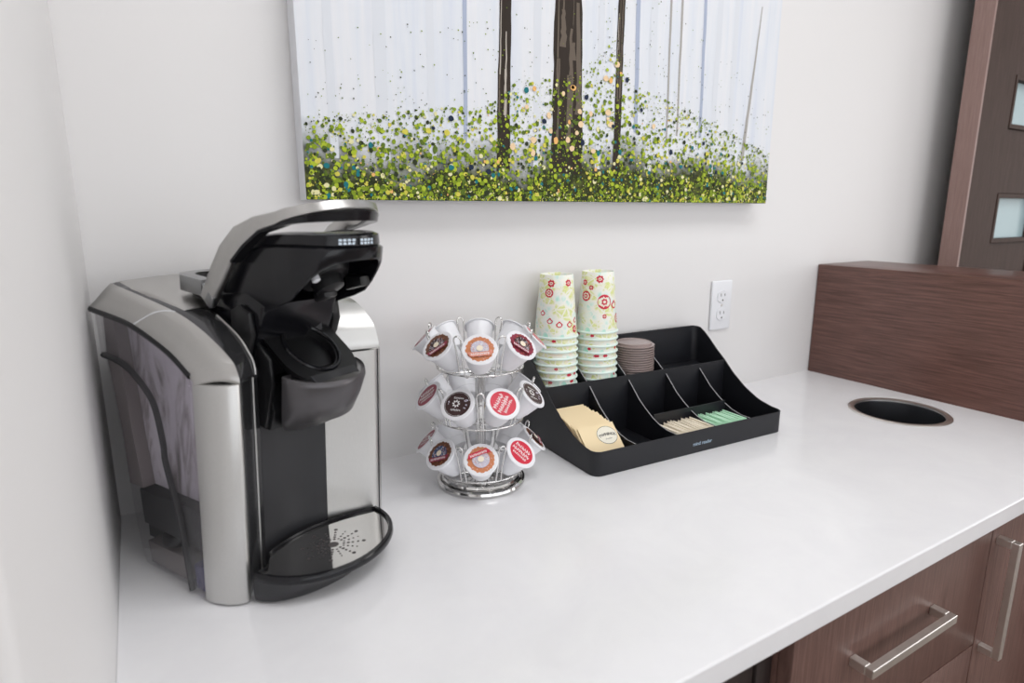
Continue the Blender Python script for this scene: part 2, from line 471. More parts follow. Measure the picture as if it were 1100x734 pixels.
def stroke(pts, mi, yoff):
    """a vertical ribbon of paint: (x, z, half width) stations"""
    L = [bm.verts.new((x - w, -PD - yoff, z)) for x, z, w in pts]; R = [bm.verts.new((x + w, -PD - yoff, z)) for x, z, w in pts]
    for i in range(len(pts) - 1):
        bm.faces.new((L[i], R[i], R[i + 1], L[i + 1])).material_index = mi
rp = random.Random(3)
def trunk(x0, z0, x1, z1, w0, w1, mi, yoff, jit=.0, steps=18):
    pts = []
    for k in range(steps + 1):
        s = k / steps
        pts.append((x0 + (x1 - x0) * s + rp.uniform(-jit, jit), z0 + (z1 - z0) * s, (w0 + (w1 - w0) * s) * rp.uniform(.97, 1.03)))
    stroke(pts, mi, yoff)
def trunks():
    y = .0002
    for x, w, mi in ((.045, .006, 'mist'), (.12, .009, 'mist'), (.20, .006, 'mist'), (.395, .007, 'mist'), (.53, .006, 'mist'), (.655, .008, 'mist'), (.83, .007, 'mist'), (.88, .006, 'mist')):
        trunk(x, .06, x + rp.uniform(-.004, .004), H_, w, w * 1.2, idx[mi], y, .0008); y += .00001
    trunk(.258, .09, .262, H_, .0032, .0045, idx['blue'], .0004, .0006)
    trunk(.619, .13, .608, H_, .0045, .006, idx['blue'], .0004, .0008)
    trunk(.700, .12, .690, H_, .0022, .003, idx['grey'], .0004, .0006)
    trunk(.728, .13, .720, H_, .0022, .0035, idx['grey'], .0004, .0006)
    trunk(.793, .13, .780, H_, .0035, .005, idx['blue'], .0004, .0008)
    trunk(.925, .09, .955, .40, .0052, .0012, idx['grey'], .0004, .0006)
    for (xa, xb, wa, wb) in ((.328, .340, .0128, .0075), (.460, .457, .035, .0185), (.5735, .578, .0082, .0075)):
        trunk(xa, .05, xb, H_, wa, wb, idx['bark'], .0006, .0010, 30)
        for k in range(26 if wa > .02 else 12):
            s = rp.uniform(-.8, .75); a = rp.uniform(.08, .6); L = rp.uniform(.05, .22)
            z0, z1 = a, min(a + L, H_)
            def xx(z, s=s): q = (z - .05) / (H_ - .05); return xa + (xb - xa) * q + s * (wa + (wb - wa) * q)
            ww = rp.uniform(.05, .2) * wa
            trunk(xx(z0), z0, xx(z1), z1, ww, ww * .5, idx[rp.choice(['bark_mid', 'bark_mid', 'bark_light', 'bark'])], .0008 + k * .00001, ww * .35, 10)
    # side shadows strokes of paint left of the big trunk
    trunk(.437, .08, .445, .40, .004, .0012, idx['grey'], .0005, .001)
trunks()
HT = [(0, .105), (.09, .115), (.18, .125), (.30, .14), (.36, .185), (.44, .19), (.50, .215), (.565, .270), (.61, .195), (.68, .18), (.76, .165), (.87, .135), (.93, .12), (W_, .10)]
def dot(x, z, r, mi, y):
    r = min(r, x - .0008, W_ - x - .0008, z - .0008)
    if r < .0004: return
    n = 7 if r < .002 else 10
    a0 = rp.uniform(0, 6.3); e = rp.uniform(.8, 1.25)
    vs = [bm.verts.new((x + r * e ** .5 * math.cos(a0 + 2 * PI * k / n) * rp.uniform(.88, 1.1), -PD - y, z + r / e ** .5 * math.sin(a0 + 2 * PI * k / n) * rp.uniform(.88, 1.1))) for k in range(n)]
    bm.faces.new(vs).material_index = mi
ND = 9500
for k in range(ND):
    x = rp.uniform(.003, W_ - .003); h = interp(HT, x)
    q = k / ND
    z = .002 + h * 1.08 * rp.random() ** 1.9
    low = z / h
    r = .0008 + .0036 * rp.random() ** 2.6
    if low > .75: r *= .75
    if low < .45: c = rp.choices(['leaf', 'lime', 'moss', 'yellow', 'pale', 'dark', 'teal', 'orange'], [24, 19, 24, 11, 6, 24, 4, .6])[0]
    else: c = rp.choices(['leaf', 'lime', 'moss', 'yellow', 'pale', 'dark', 'teal', 'orange'], [32, 20, 26, 6, 3, 10, 2.5, .5])[0]
    dot(x, z, r, idx[c], .0010 + q * .0006)
for k in range(520):                                   # stray flecks above the undergrowth
    x = rp.uniform(.01, W_ - .01); h = interp(HT, x)
    z = h * (1 + 1.1 * rp.random() ** 2.2)
    dot(x, z, rp.uniform(.0005, .0013), idx[rp.choice(['moss', 'leaf', 'dark', 'dark'])], .0017)
for k in range(26):
    x = rp.gauss(.52, .10); dot(x, interp(HT, x) * rp.uniform(.35, 1.0), rp.uniform(.003, .0062), idx[rp.choice(['orange', 'peach', 'peach'])], .0018)
for k in range(60):
    x = rp.uniform(.02, .95); dot(x, interp(HT, x) * rp.uniform(.3, 1.0), rp.uniform(.003, .0052), idx[rp.choice(['lime', 'leaf', 'yellow', 'teal', 'blackblue'])], .00185)
o = finish('canvas', bm, pm, t)

# ------------------------------------------------------------------ coffee maker
LEAN = .045
KA = math.atan2(.456, .89)
cm = thing('coffee_maker', 'silver and black single serve coffee maker standing open in the counter corner', 'coffee maker',
           Matrix.Translation((.2135, -.261, 0)) @ Matrix.Rotation(KA, 4, 'Z'))
def K(r, n, z): return Vector((r + LEAN * z, -n, z))
def kprism_side(bm, poly, r0, r1, bev=0., seg=2, mi=0):
    """polygon in (n,z) extruded from r0 to r1"""
    vs = prism(bm, [(-n, z) for n, z in poly], r0, r1, 0, bev, seg, mi)
def kprism_plan(bm, poly, z0, z1, bev=0., seg=2, mi=0):
    prism(bm, [(r, -n) for r, n in poly], z0, z1, 2, bev, seg, mi)
def klean(bm):
    for v in bm.verts: v.co.x += LEAN * v.co.z
def kfinish(name, bm, m, parent=cm, smooth=40, lean=True):
    if lean: klean(bm)
    return finish(name, bm, m, parent, smooth)

OUT = [(-.036, .2480), (-.0375, .252), (-.045, .2585), (-.0525, .2630), (-.083, .2795), (-.135, .297), (-.173, .305), (-.242, .3125)]
NOSE = [(.0005, .2480), (-.0005, .254), (-.005, .2635), (-.011, .2705), (-.032, .2835), (-.068, .3005), (-.119, .3155), (-.243, .337)]
INN = [(-.016, .2480), (-.0165, .254), (-.0195, .2625), (-.025, .270), (-.0435, .2875), (-.080, .3070), (-.128, .3190), (-.243, .3375)]
NOSER = [(.003, .2480), (.0025, .256), (-.001, .268), (-.006, .279), (-.027, .299), (-.055, .312), (-.119, .326), (-.243, .337)]
INNR = [(-.022, .2480), (-.0225, .256), (-.0255, .268), (-.030, .279), (-.047, .299), (-.074, .313), (-.128, .327), (-.243, .338)]

def shell(bm, cols, thick=.0025):
    """cols: list of (r, arc) -> surface with inner offset, closed into a solid"""
    rows = []
    for r, arc in cols: rows.append([Vector((r, -n, z)) for n, z in spline(arc, 4)])
    N = len(rows[0])
    top = [[bm.verts.new(p) for p in row] for row in rows]
    # inner copy: pushed back and down
    bot = [[bm.verts.new(p + Vector((0, thick, -thick))) for p in row] for row in rows]
    for A, flip in ((top, False), (bot, True)):
        for i in range(len(A) - 1):
            for j in range(N - 1):
                q = (A[i][j], A[i + 1][j], A[i + 1][j + 1], A[i][j + 1])
                bm.faces.new(q[::-1] if flip else q)
    for i in range(len(top) - 1):
        for j in (0, N - 1): bm.faces.new((top[i][j], top[i + 1][j], bot[i + 1][j], bot[i][j]))
    for i in (0, len(top) - 1):
        for j in range(N - 1): bm.faces.new((top[i][j], top[i][j + 1], bot[i][j + 1], bot[i][j]))
def mixarc(a, b, s, bulge=0.):
    return [(p[0] + (q[0] - p[0]) * s + bulge, p[1] + (q[1] - p[1]) * s + bulge * .9) for p, q in zip(a, b)]
# housing core
bm = bmesh.new()
kprism_side(bm, [(-.235, .003), (-.047, .003), (-.047, .245), (-.055, .262), (-.078, .283), (-.125, .300), (-.235, .312)], -.083, .118, .003)
kfinish('housing', bm, M['matte_black'])
# silver shoulders
bm = bmesh.new()
cols = []
for k in range(7):
    s = k / 6
    cols.append((-.1255 + .0265 * s ** .85 + (.0 if k else 0), mixarc(OUT, NOSE, s, .0055 * math.sin(PI * s))))
shell(bm, cols)
kfinish('shoulder', bm, M['silver'], smooth=60)
bm = bmesh.new()
cols = [(.1255 - .0235 * (k / 5) ** .85, mixarc(OUT, NOSER, k / 5, .0055 * math.sin(PI * k / 5))) for k in range(6)]
cols += [(.102 - .045 * k / 4, mixarc(NOSER, INNR, k / 4)) for k in range(1, 5)]
shell(bm, cols)
kfinish('shoulder', bm, M['silver_light'], smooth=60)
# dark glossy band on the inner side of the left shoulder
bm = bmesh.new()
shell(bm, [(-.0978, mixarc(NOSE, NOSE, 0, -.001)), (-.093, mixarc(NOSE, INN, .2, .0005)), (-.083, mixarc(NOSE, INN, .6)), (-.070, INN), (-.062, mixarc(INN, INN, 0, -.004))])
kfinish('shoulder_band', bm, M['smoke_strip'], smooth=60)
# bright hairline edge along the band
bm = bmesh.new()
tube(bm, [Vector((-.0685, -n, z + .0006)) for n, z in spline(INN[:6], 5)], .0011, 6)
o = kfinish('trim_line', bm, M['silver_light']); o['label'] = 'thin bright trim line along the dark band'
# top plate behind the handle
bm = bmesh.new()
rows = []
TOP = [(-.243, .3385), (-.20, .3335), (-.165, .3275), (-.13, .3205), (-.105, .3145)]
shell(bm, [(r, mixarc(TOP, TOP, 0, b)) for r, b in ((-.094, -.003), (-.088, 0), (-.05, .002), (0, .0028), (.05, .002), (.088, 0), (.094, -.003))], .004)
kfinish('top_plate', bm, M['silver'], smooth=60)
# columns (front uprights)
def column(s, m, name='column'):
    bm = bmesh.new()
    poly = [(-.1245, -.0432), (-.1243, -.036), (-.1225, -.027), (-.1185, -.0145), (-.1115, -.0045), (-.1045, .0003), (-.1005, .0008), (-.0975, -.0012), (-.0955, -.006), (-.0955, -.0432)]
    poly = [(s * -r, n) for r, n in poly]
    kprism_plan(bm, poly, .0025, .2475, .0012, 2)
    return kfinish(name, bm, m)
column(-1, M['silver_light']); column(1, M['silver_light'])
# inner side of the left column: narrow glossy strip; right: wide brushed silver panel
def panel(bm, pts, z0, z1, th=.004):
    poly = pts + [(r, n - th) for r, n in pts[::-1]]
    kprism_plan(bm, poly, z0, z1)
bm = bmesh.new(); panel(bm, [(-.0965, -.0035), (-.093, -.008), (-.083, -.0165), (-.070, -.024), (-.056, -.0305)], .003, .248)
kfinish('inner_strip', bm, M['smoke_strip'])
bm = bmesh.new()
tube(bm, [Vector((-.0655, .0255, z)) for z in (.004, .1, .2, .247)], .0011, 6)
kfinish('trim_line', bm, M['silver_light'])
bm = bmesh.new(); panel(bm, [(-.0555, -.0308), (-.04, -.0345), (-.02, -.0368), (0, -.0355), (.018, -.031), (.0335, -.0252)], .003, .30)
kfinish('back_panel', bm, M['dark_grey'])
bm = bmesh.new(); panel(bm, [(.0340, -.0250), (.05, -.0175), (.066, -.0090), (.082, -.0005), (.0905, .0025), (.0965, .0030), (.0995, .0015)], .003, .2472)
kfinish('inner_panel', bm, M['silver_light'])
# right outer side + thin dark seam down the right edge
bm = bmesh.new()
kprism_plan(bm, [(.1185, -.235), (.1245, -.235), (.1245, -.0440), (.1185, -.0440)], .003, .262)
kfinish('side_panel', bm, M['silver_dark'])
bm = bmesh.new(); kprism_plan(bm, [(.1002, .0016), (.1022, .0012), (.1035, -.0005), (.1012, -.0015)], .003, .2475)
kfinish('edge_seam', bm, M['gloss_black'])

# ---- water reservoir on the left side
SIDE = [(-.0445, .004), (-.0445, .236), (-.049, .2505), (-.0575, .2590), (-.083, .2735), (-.135, .2910), (-.173, .2990), (-.232, .3060), (-.222, .25), (-.2, .155), (-.184, .06), (-.175, .012), (-.168, .004)]
bm = bmesh.new()
kprism_side(bm, SIDE, -.1215, -.0865, .004, 3)
tank = kfinish('water_reservoir', bm, M['tank'])
bm = bmesh.new()
kprism_side(bm, [(n, z) for n, z in [(-.047, .10), (-.047, .236), (-.0595, .2565), (-.084, .270), (-.135, .2875), (-.228, .302), (-.218, .25), (-.198, .155), (-.186, .10)]], -.1040, -.0875)
kfinish('tank_back', bm, M['liner'], tank)
bm = bmesh.new()
kprism_side(bm, [(-.1975, .10), (-.2035, .155), (-.2085, .18), (-.2255, .25), (-.2275, .301), (-.205, .298), (-.196, .25), (-.180, .155), (-.168, .10)], -.1185, -.1042)
kfinish('tank_rear', bm, M['smoke_grey'], tank)
# raised front lobe with the curved edge of the grip recess
groove = [(-.224, .2555), (-.20, .2535), (-.172, .2470), (-.141, .2300), (-.120, .2090), (-.108, .168), (-.106, .147), (-.086, .090), (-.077, .044), (-.070, .004)]
g = [tuple(p) for p in spline(groove, 4)]
bm = bmesh.new()
lobe = g + [(-.0445, .004), (-.0445, .236), (-.049, .2505), (-.0575, .2590), (-.083, .2735), (-.135, .2910), (-.173, .2990), (-.2305, .3050)]
kprism_side(bm, lobe, -.1262, -.1216, .0016, 2)
kfinish('front_lobe', bm, M['tank'], tank)
bm = bmesh.new()
tube(bm, [Vector((-.1228, -n + .0012, z)) for n, z in g], .0036, 6)
kfinish('grip_edge', bm, M['matte_black'], tank)
bm = bmesh.new()
tube(bm, [Vector((-.1238, -n, z - .0035)) for n, z in spline(OUT[2:], 5)], .0040, 8)
kfinish('lid_gasket', bm, M['gloss_black'], tank)
bm = bmesh.new()
kprism_side(bm, [(-.048, .054), (-.048, .100), (-.176, .098), (-.170, .056)], -.1195, -.088, .002)
kfinish('tank_base', bm, M['dark_grey'], tank)
bm = bmesh.new()
lathe(bm, [(.001, .0), (.016, .001), (.0175, .004), (.0175, .010), (.016, .013), (.001, .014)], 20)
for v in bm.verts: v.co += Vector((-.103, .128, .036))
kfinish('float_valve', bm, M['gloss_black'], tank)
bm = bmesh.new()
kprism_side(bm, [(-.047, .006), (-.047, .036), (-.070, .034), (-.068, .006)], -.1205, -.090, .002)
o = kfinish('foot', bm, M['navy'], tank); o['label'] = 'reservoir foot with a blue refracted glint in its colour'
bm = bmesh.new()
kprism_side(bm, [(-.085, .006), (-.088, .034), (-.170, .032), (-.165, .006)], -.1175, -.090, .002)
kfinish('foot', bm, mat('smoky_foot', (.16, .14, .14), .12), tank)
# lid seam across the silver shoulder
bm = bmesh.new()
cs = []
for k in range(8):
    s = k / 7
    arc = mixarc(OUT, NOSE, s, .0055 * math.sin(PI * s)); r = -.1255 + .0265 * s ** .85
    n = -.146 + .036 * s
    z = interp([(a, b) for a, b in sorted(arc)], n)
    cs.append(Vector((r, -n, z + .0005)))
tube(bm, cs, .0009, 6)
o = kfinish('lid_seam', bm, M['canvas_edge'])

# ---- open handle
st = []     # (r, upper (n,z), lower (n,z))
st += [(-.067, (-.104, .330), (-.0865, .3175)), (-.067, (-.093, .347), (-.076, .331)), (-.067, (-.080, .366), (-.062, .349)),
       (-.067, (-.064, .387), (-.047, .369)), (-.0665, (-.040, .4065), (-.026, .386)), (-.0645, (-.010, .4170), (-.001, .4020))]
CN, CR, CNR, NT = .020, .0595, .0505, 18
for k in range(0, NT + 1):
    a = PI * k / NT
    r = -CR * math.cos(a); n = CN + CNR * math.sin(a)
    q_ = math.sin(a) ** .8
    zu = .4225 + .0090 * q_; zl = (.4080 if k < NT / 2 else .4060) + (.0145 if k < NT / 2 else .0165) * q_
    st.append((r, (n - .0065 * q_, zu), (n + .0015 * q_, zl)))
NL_ = 6
left = st[:NL_]
for r, u, l in left[::-1]: st.append((-r, u, l))
bm = bmesh.new(); rings = []
cen = [Vector((r, -(u[0] + l[0]) / 2, (u[1] + l[1]) / 2)) for r, u, l in st]
for i, (r, u, l) in enumerate(st):
    d = (cen[min(i + 1, len(cen) - 1)] - cen[max(i - 1, 0)]).normalized()
    wv = Vector((0, -(u[0] - l[0]), u[1] - l[1])); hw = wv.length / 2; wv.normalize()
    nv = d.cross(wv).normalized()            # outward / inward
    if NL_ <= i < len(st) - NL_:
        a = PI * (i - NL_) / NT; out = Vector((-math.cos(a), -math.sin(a), 0))
    else: out = Vector((-1 if r < 0 else 1, 0, 0))
    if nv.dot(out) < 0: nv = -nv
    th = .0058
    ring = []
    for (a_, b_) in ((1, .55), (.8, 1), (-.75, .9), (-1, .4), (-1, -.55), (-.75, -1), (.8, -1), (1, -.55)):
        ring.append(cen[i] + wv * hw * a_ + nv * th * b_)
    rings.append(ring)
loft(bm, rings, True, True, True)
handle = kfinish('handle', bm, M['silver'], smooth=50)
# dark liner under the silver band of the handle
bm = bmesh.new(); rings = []
for i, (r, u, l) in enumerate(st):
    if i < 3 or i >= len(st) - 3: continue
    if NL_ <= i < len(st) - NL_:
        a = PI * (i - NL_) / NT; out = Vector((-math.cos(a), -math.sin(a), 0))
    else: out = Vector((-1 if r < 0 else 1, 0, 0))
    p = Vector((r, -l[0], l[1]))
    tk = .0015 + .0085 * max(0, math.sin(PI * (i - NL_) / NT)) if NL_ <= i < len(st) - NL_ else .0015
    rings.append([p + out * .0045 + Vector((0, 0, .001)), p + out * .003 + Vector((0, 0, -tk)), p - out * .010 + Vector((0, 0, -tk)), p - out * .0085 + Vector((0, 0, .001))])
loft(bm, rings, True, True, True)
kfinish('handle_liner', bm, M['gloss_black'], handle, 50)
# hinge collar behind the handle
bm = bmesh.new()
C0, C1 = .332, .3505
outer = [(-.0725, -.100), (-.0725, -.142), (-.066, -.153), (-.050, -.158), (.050, -.158), (.066, -.153), (.0725, -.142), (.0725, -.100)]
inner = [(.058, -.100), (.058, -.138), (.048, -.1465), (-.048, -.1465), (-.058, -.138), (-.058, -.100)]
poly = outer + inner
# sloping slightly down toward the front like the cover below it
prism(bm, [(r, -n) for r, n in poly], 0, .0185, 2, .001, 2)
for v in bm.verts: v.co.z += .3335 - .10 * (-v.co.y + .155)
collar = kfinish('hinge_collar', bm, M['silver_dark'])
bm = bmesh.new()
kprism_side(bm, [(-.146, .322), (-.146, .342), (-.100, .338), (-.085, .330), (-.085, .300)], -.0570, .0570, .003)
kfinish('hinge_cover', bm, M['gloss_black'])
for s in (-1, 1):
    bm = bmesh.new()
    kprism_side(bm, [(-.101, .3275), (-.0985, .343), (-.088, .334), (-.079, .327), (-.0845, .3155), (-.0905, .3165)], s * .0725 - .006 * (s > 0), s * .0725 + .006 * (s < 0), .0008)
    kfinish('handle_pivot', bm, M['silver_dark'])

# ---- raised brew head (black lid)
def plan(inset=0., n=14):
    """(r, n) from rear left round the front to rear right"""
    w = .0565 - inset; pts = [(-w * .94, -.092 + inset), (-w * .97, -.07), (-w, -.04), (-w, -.015), (-w, .010)]
    cx = .028
    for k in range(n + 1):
        a = PI * k / n
        pts.append((-w * math.cos(a), cx + (w + .003) * math.sin(a)))
    pts += [(-q[0], q[1]) for q in pts[:5][::-1]]
    return pts
ZT = [(-.10, .338), (-.085, .357), (-.07, .374), (-.055, .387), (-.03, .3965), (0, .4005), (.04, .401), (.09, .399)]
ZBt = [(-.10, .300), (-.05, .306), (.0, .318), (.03, .331), (.046, .347), (.060, .3605), (.075, .370), (.095, .374)]
def rowat(inset, fz): return [Vector((r, -n, fz(n))) for r, n in plan(inset)]
bm = bmesh.new()
zt = lambda n: interp(ZT, n); zb = lambda n: interp(ZBt, n)
rows = [rowat(.020, lambda n: zt(n) + .0005), rowat(.009, lambda n: zt(n)), rowat(.004, lambda n: zt(n) - .002), rowat(.0030, lambda n: zt(n) - .012),
        rowat(.0045, lambda n: zt(n) - .0135), rowat(.0005, lambda n: zt(n) - .0155), rowat(-.0005, lambda n: zt(n) * .5 + zb(n) * .5 - .001), rowat(.0005, lambda n: zb(n) + .002), rowat(.002, zb),
        rowat(.0045, lambda n: zb(n) + .0005), rowat(.006, lambda n: max(zb(n) + .004, .3385)), rowat(.012, lambda n: max(zb(n) + .006, .384 - .5 * max(0, .02 - n)))]
R = loft(bm, rows, False)
n = len(R[0])
bm.faces.new(R[0]); bm.faces.new(R[-1][::-1])
for a, b in zip(R, R[1:]): bm.faces.new((a[0], b[0], b[-1], a[-1]))
head = kfinish('brew_head', bm, M['gloss_black'], smooth=50)
# piercing needle housing inside the head
bm = bmesh.new()
ax = Vector((0, -.55, -.83)).normalized()
def along(bm, c, ax, prof, nseg=24):
    ax = Vector(ax).normalized(); u = ax.orthogonal().normalized(); w = ax.cross(u)
    loft(bm, [[Vector(c) + ax * h + (u * math.cos(2 * PI * k / nseg) + w * math.sin(2 * PI * k / nseg)) * r for k in range(nseg)] for r, h in prof], True, True, True)
along(bm, (0, -.006, .372), ax, [(.030, 0), (.030, .024), (.026, .030), (.018, .031), (.016, .042), (.006, .044)])
kfinish('needle_housing', bm, M['satin_black'], head)
bm = bmesh.new(); along(bm, (-.030, -.037, .3555), ax, [(.0045, 0), (.0045, .007), (.003, .008)], 16)
kfinish('valve', bm, M['canvas_edge'], head)
bm = bmesh.new()
kprism_side(bm, [(.020, .332), (.046, .3385), (.044, .349), (.018, .350)], .030, .046, .003)
kprism_side(bm, [(.010, .322), (.028, .3285), (.026, .345), (.006, .345)], -.008, .012, .003)
kfinish('latch', bm, M['satin_black'], head)
# printed legend on the front of the head
bm = bmesh.new()
def legend(co):
    a = math.radians(78) + co.x / .060
    return Vector((-.0572 * math.cos(a), -(.028 + .0590 * math.sin(a)), .3915 + co.y))
for row in (0, 1):
    for k in range(9):
        if k == 4: continue
        x0 = -.0225 + k * .005; 
        q = [(x0, .0006 + row * -.0034), (x0 + rp.uniform(.0026, .0042), .0006 + row * -.0034), (x0 + .0034, .0030 + row * -.0034), (x0, .0030 + row * -.0034)]
        bm.faces.new([bm.verts.new(legend(Vector((a, b, 0)))) for a, b in q])
kfinish('legend_print', bm, mat('legend_white', (.62, .72, .82), .4), head)
# neck and linkage under the head
bm = bmesh.new()
kprism_side(bm, [(-.110, .20), (-.048, .20), (-.040, .26), (-.020, .300), (-.010, .322), (-.040, .336), (-.10, .33)], -.058, .048, .006)
kfinish('neck', bm, M['gloss_black'])
for poly, r0, r1 in (([(-.060, .262), (-.028, .270), (-.020, .292), (-.024, .318), (-.036, .330), (-.058, .320)], .048, .060),
                     ([(-.060, .255), (-.034, .262), (-.024, .290), (-.028, .314), (-.044, .322), (-.060, .315)], -.066, -.058)):
    bm = bmesh.new(); kprism_side(bm, poly, r0, r1, .003)
    kfinish('linkage_arm', bm, M['satin_black'])
# ---- pod holder with its sloping deck and round cup
def deckz(n): return .2625 - .70 * n
bm = bmesh.new()
NA = 22
def lip(a, rr=.0550, cn=.010, dn=.0435): return (-rr * math.cos(a), cn + dn * math.sin(a))
def lipz(s): return .243 - .009 * s
rows = []
def row(scale, z_of, dn_=0., rs=1.):
    out = []
    for k in range(NA + 1):
        a = PI * k / NA; r, n = lip(a)
        out.append(Vector((r * rs, -(.010 + (n - .010) * scale + dn_), z_of(math.sin(a)))))
    return out
rows = [row(.80, lambda s: deckz(.046) - .0 + .004 * (1 - s) + .008, 0, .90), row(.92, lambda s: lipz(s) + .002, 0, .965), row(.97, lambda s: lipz(s) + .0035, 0, .985), row(1.0, lambda s: lipz(s) + .0015),
        row(1.02, lambda s: lipz(s) - .004, 0, 1.0), row(.93, lambda s: lipz(s) - .024, -.004, .965), row(.80, lambda s: lipz(s) - .045, -.010, .90),
        row(.62, lambda s: .1865, -.016, .82), row(.45, lambda s: .1775, -.020, .72), row(.2, lambda s: .1745, -.022, .6)]
R = loft(bm, rows, False)
for a, b in zip(R, R[1:]): bm.faces.new((a[0], b[0], b[-1], a[-1]))
bm.faces.new(R[0]); bm.faces.new(R[-1][::-1])
holder = kfinish('pod_holder', bm, M['gunmetal'], smooth=55)
bm = bmesh.new()
# deck with round opening: ring between a square outline and the hole
rim = []; hole = []; low = []; nseg = 40
hc, hr = -.006, .0275
for k in range(nseg):
    a = 2 * PI * k / nseg; c, s = math.cos(a), math.sin(a)
    if s >= 0: r, n = .0475 * (1 if c > 0 else -1) * abs(c) ** .85, .002 + .0415 * s
    else:
        m_ = max(abs(c) / .0475, abs(s) / .046); r, n = c / m_, .002 + s / m_
    rim.append(Vector((r, -n, deckz(n)))); 
    n2 = hc + hr * s
    hole.append(Vector((hr * c, -n2, deckz(n2)))); low.append(Vector((hr * .8 * c, -(hc - .018 + hr * .8 * s), deckz(hc + hr * .8 * s) - .030)))
base = [Vector((v.x * .9, v.y * .9, v.z - .012)) for v in rim]
loft(bm, [base, rim, hole, low], True, True, False); bm.faces.new([bm.verts.new(v) for v in low])
kfinish('deck', bm, M['satin_black'], holder, 30)
bm = bmesh.new()
rg = []
for k in range(36):
    a = 2 * PI * k / 36; n2 = hc + .0315 * math.sin(a); rg.append(Vector((.0315 * math.cos(a), -n2, deckz(n2) + .001)))
tube(bm, rg, .0022, 6, True)
kfinish('cup_ring', bm, M['gloss_black'], holder)
bm = bmesh.new()
for r0, r1 in ((-.030, -.012), (.006, .026)):
    for j in range(3):
        n0, n1 = .0335 + j * .0024, .0352 + j * .0024
        bm.faces.new([bm.verts.new((r, -n, deckz(n) + .0012 + .004)) for r, n in ((r0, n0), (r1, n0), (r1, n1), (r0, n1))])
    n0, n1 = .032, .042
prism(bm, [(r, -n) for r, n in ((-.034, .0315), (.030, .0315), (.030, .0415), (-.034, .0415))], 0, .0045, 2)
for v in bm.verts:
    if v.co.z < .1: v.co.z += deckz(-v.co.y)
for f in bm.faces:
    if len(f.verts) == 4 and f.index < 0: pass
kfinish('warning_plate', bm, M['dark_grey'], holder)
# side walls from the housing to the holder
bm = bmesh.new()
kprism_side(bm, [(-.060, .185), (-.022, .182), (-.006, .236), (-.010, .262), (-.030, .280), (-.060, .288)], -.0555, -.050, .002)
kprism_side(bm, [(-.060, .185), (-.022, .182), (-.006, .234), (-.010, .260), (-.030, .278), (-.060, .286)], .046, .0520, .002)
kprism_side(bm, [(-.060, .178), (-.020, .178), (-.012, .200), (-.020, .23), (-.060, .245)], -.050, .046, .002)
kfinish('bracket', bm, M['satin_black'], holder)

# ---- drip tray
def ell(rx, rn, z, n=48, cr=-.003, cn=0.): return [Vector((cr + rx * math.cos(2 * PI * k / n), -(cn + rn * math.sin(2 * PI * k / n)), z)) for k in range(n)]
bm = bmesh.new()
CN2 = .001
spec = [(.094, .052, .0015), (.097, .055, .004), (.0985, .066, .014), (.0985, .076, .022), (.0972, .0865, .0275), (.098, .0875, .030), (.0975, .087, .0345), (.096, .0860, .0362), (.0925, .0815, .0362), (.0915, .0805, .0335)]
def clampback(v, z):
    # the rear of the tray ends against the curved back panel
    return v
rows = [ell(a * .963, b * .985, z, 56, -.0045, CN2) for a, b, z in spec]
for rws in rows:
    for v in rws:
        nmin = -.0235 + 3.0 * (v.x + .016) ** 2 if v.x > -.06 else -.018 + 1.2 * abs(v.x + .06)
        nmin = min(nmin, .006)
        if -v.y < nmin: v.y = -nmin
loft(bm, rows, True, True, False)
tray = kfinish('drip_tray', bm, [M['gloss_black']], smooth=45)
tray.data.materials.append(M['dark_grey'])
for p in tray.data.polygons:
    if p.center.z < .0285 and p.center.z > .001: p.material_index = 1
bm = bmesh.new()
top = ell(.0918 * .963, .0808 * .985, .0325, 56, -.0045, CN2)
for v in top:
    nmin = -.0225 + 3.0 * (v.x + .016) ** 2 if v.x > -.06 else -.017 + 1.2 * abs(v.x + .06)
    if -v.y < min(nmin, .007): v.y = -min(nmin, .007)
lowr = [Vector((v.x, v.y, .029)) for v in top]
loft(bm, [lowr, top], True, True, True)
def hole_disc(r, n, rad, e=1.):
    vs = [bm.verts.new((r + rad * math.cos(2 * PI * k / 10), -(n + rad * e * math.sin(2 * PI * k / 10)), .03262)) for k in range(10)]
    bm.faces.new(vs).material_index = 1
hc_r, hc_n = -.0060, .0290
hole_disc(hc_r, hc_n, .0062)
for k in range(16):
    a = 2 * PI * k / 16
    for j, (rr, rad) in enumerate(((.0115, .0017), (.0165, .0019), (.0215, .0016), (.0275, .0015), (.034, .0024)) if k % 2 == 0 else ((.0125, .0013), (.018, .0014), (.0235, .0012), (.029, .0010))):
        hole_disc(hc_r + rr * math.cos(a) * 1.08, hc_n + rr * math.sin(a), rad)
kfinish('drip_plate', bm, [M['plate'], M['slot_dark']], tray, 30)
for r, n in ((-.07, -.06), (.10, -.06), (-.07, -.22), (.10, -.22)):
    bm = bmesh.new(); lathe(bm, [(.008, .0003), (.008, .0042)], 14, True, True, c=(r, -n))
    kfinish('rubber_foot', bm, M['matte_black'])

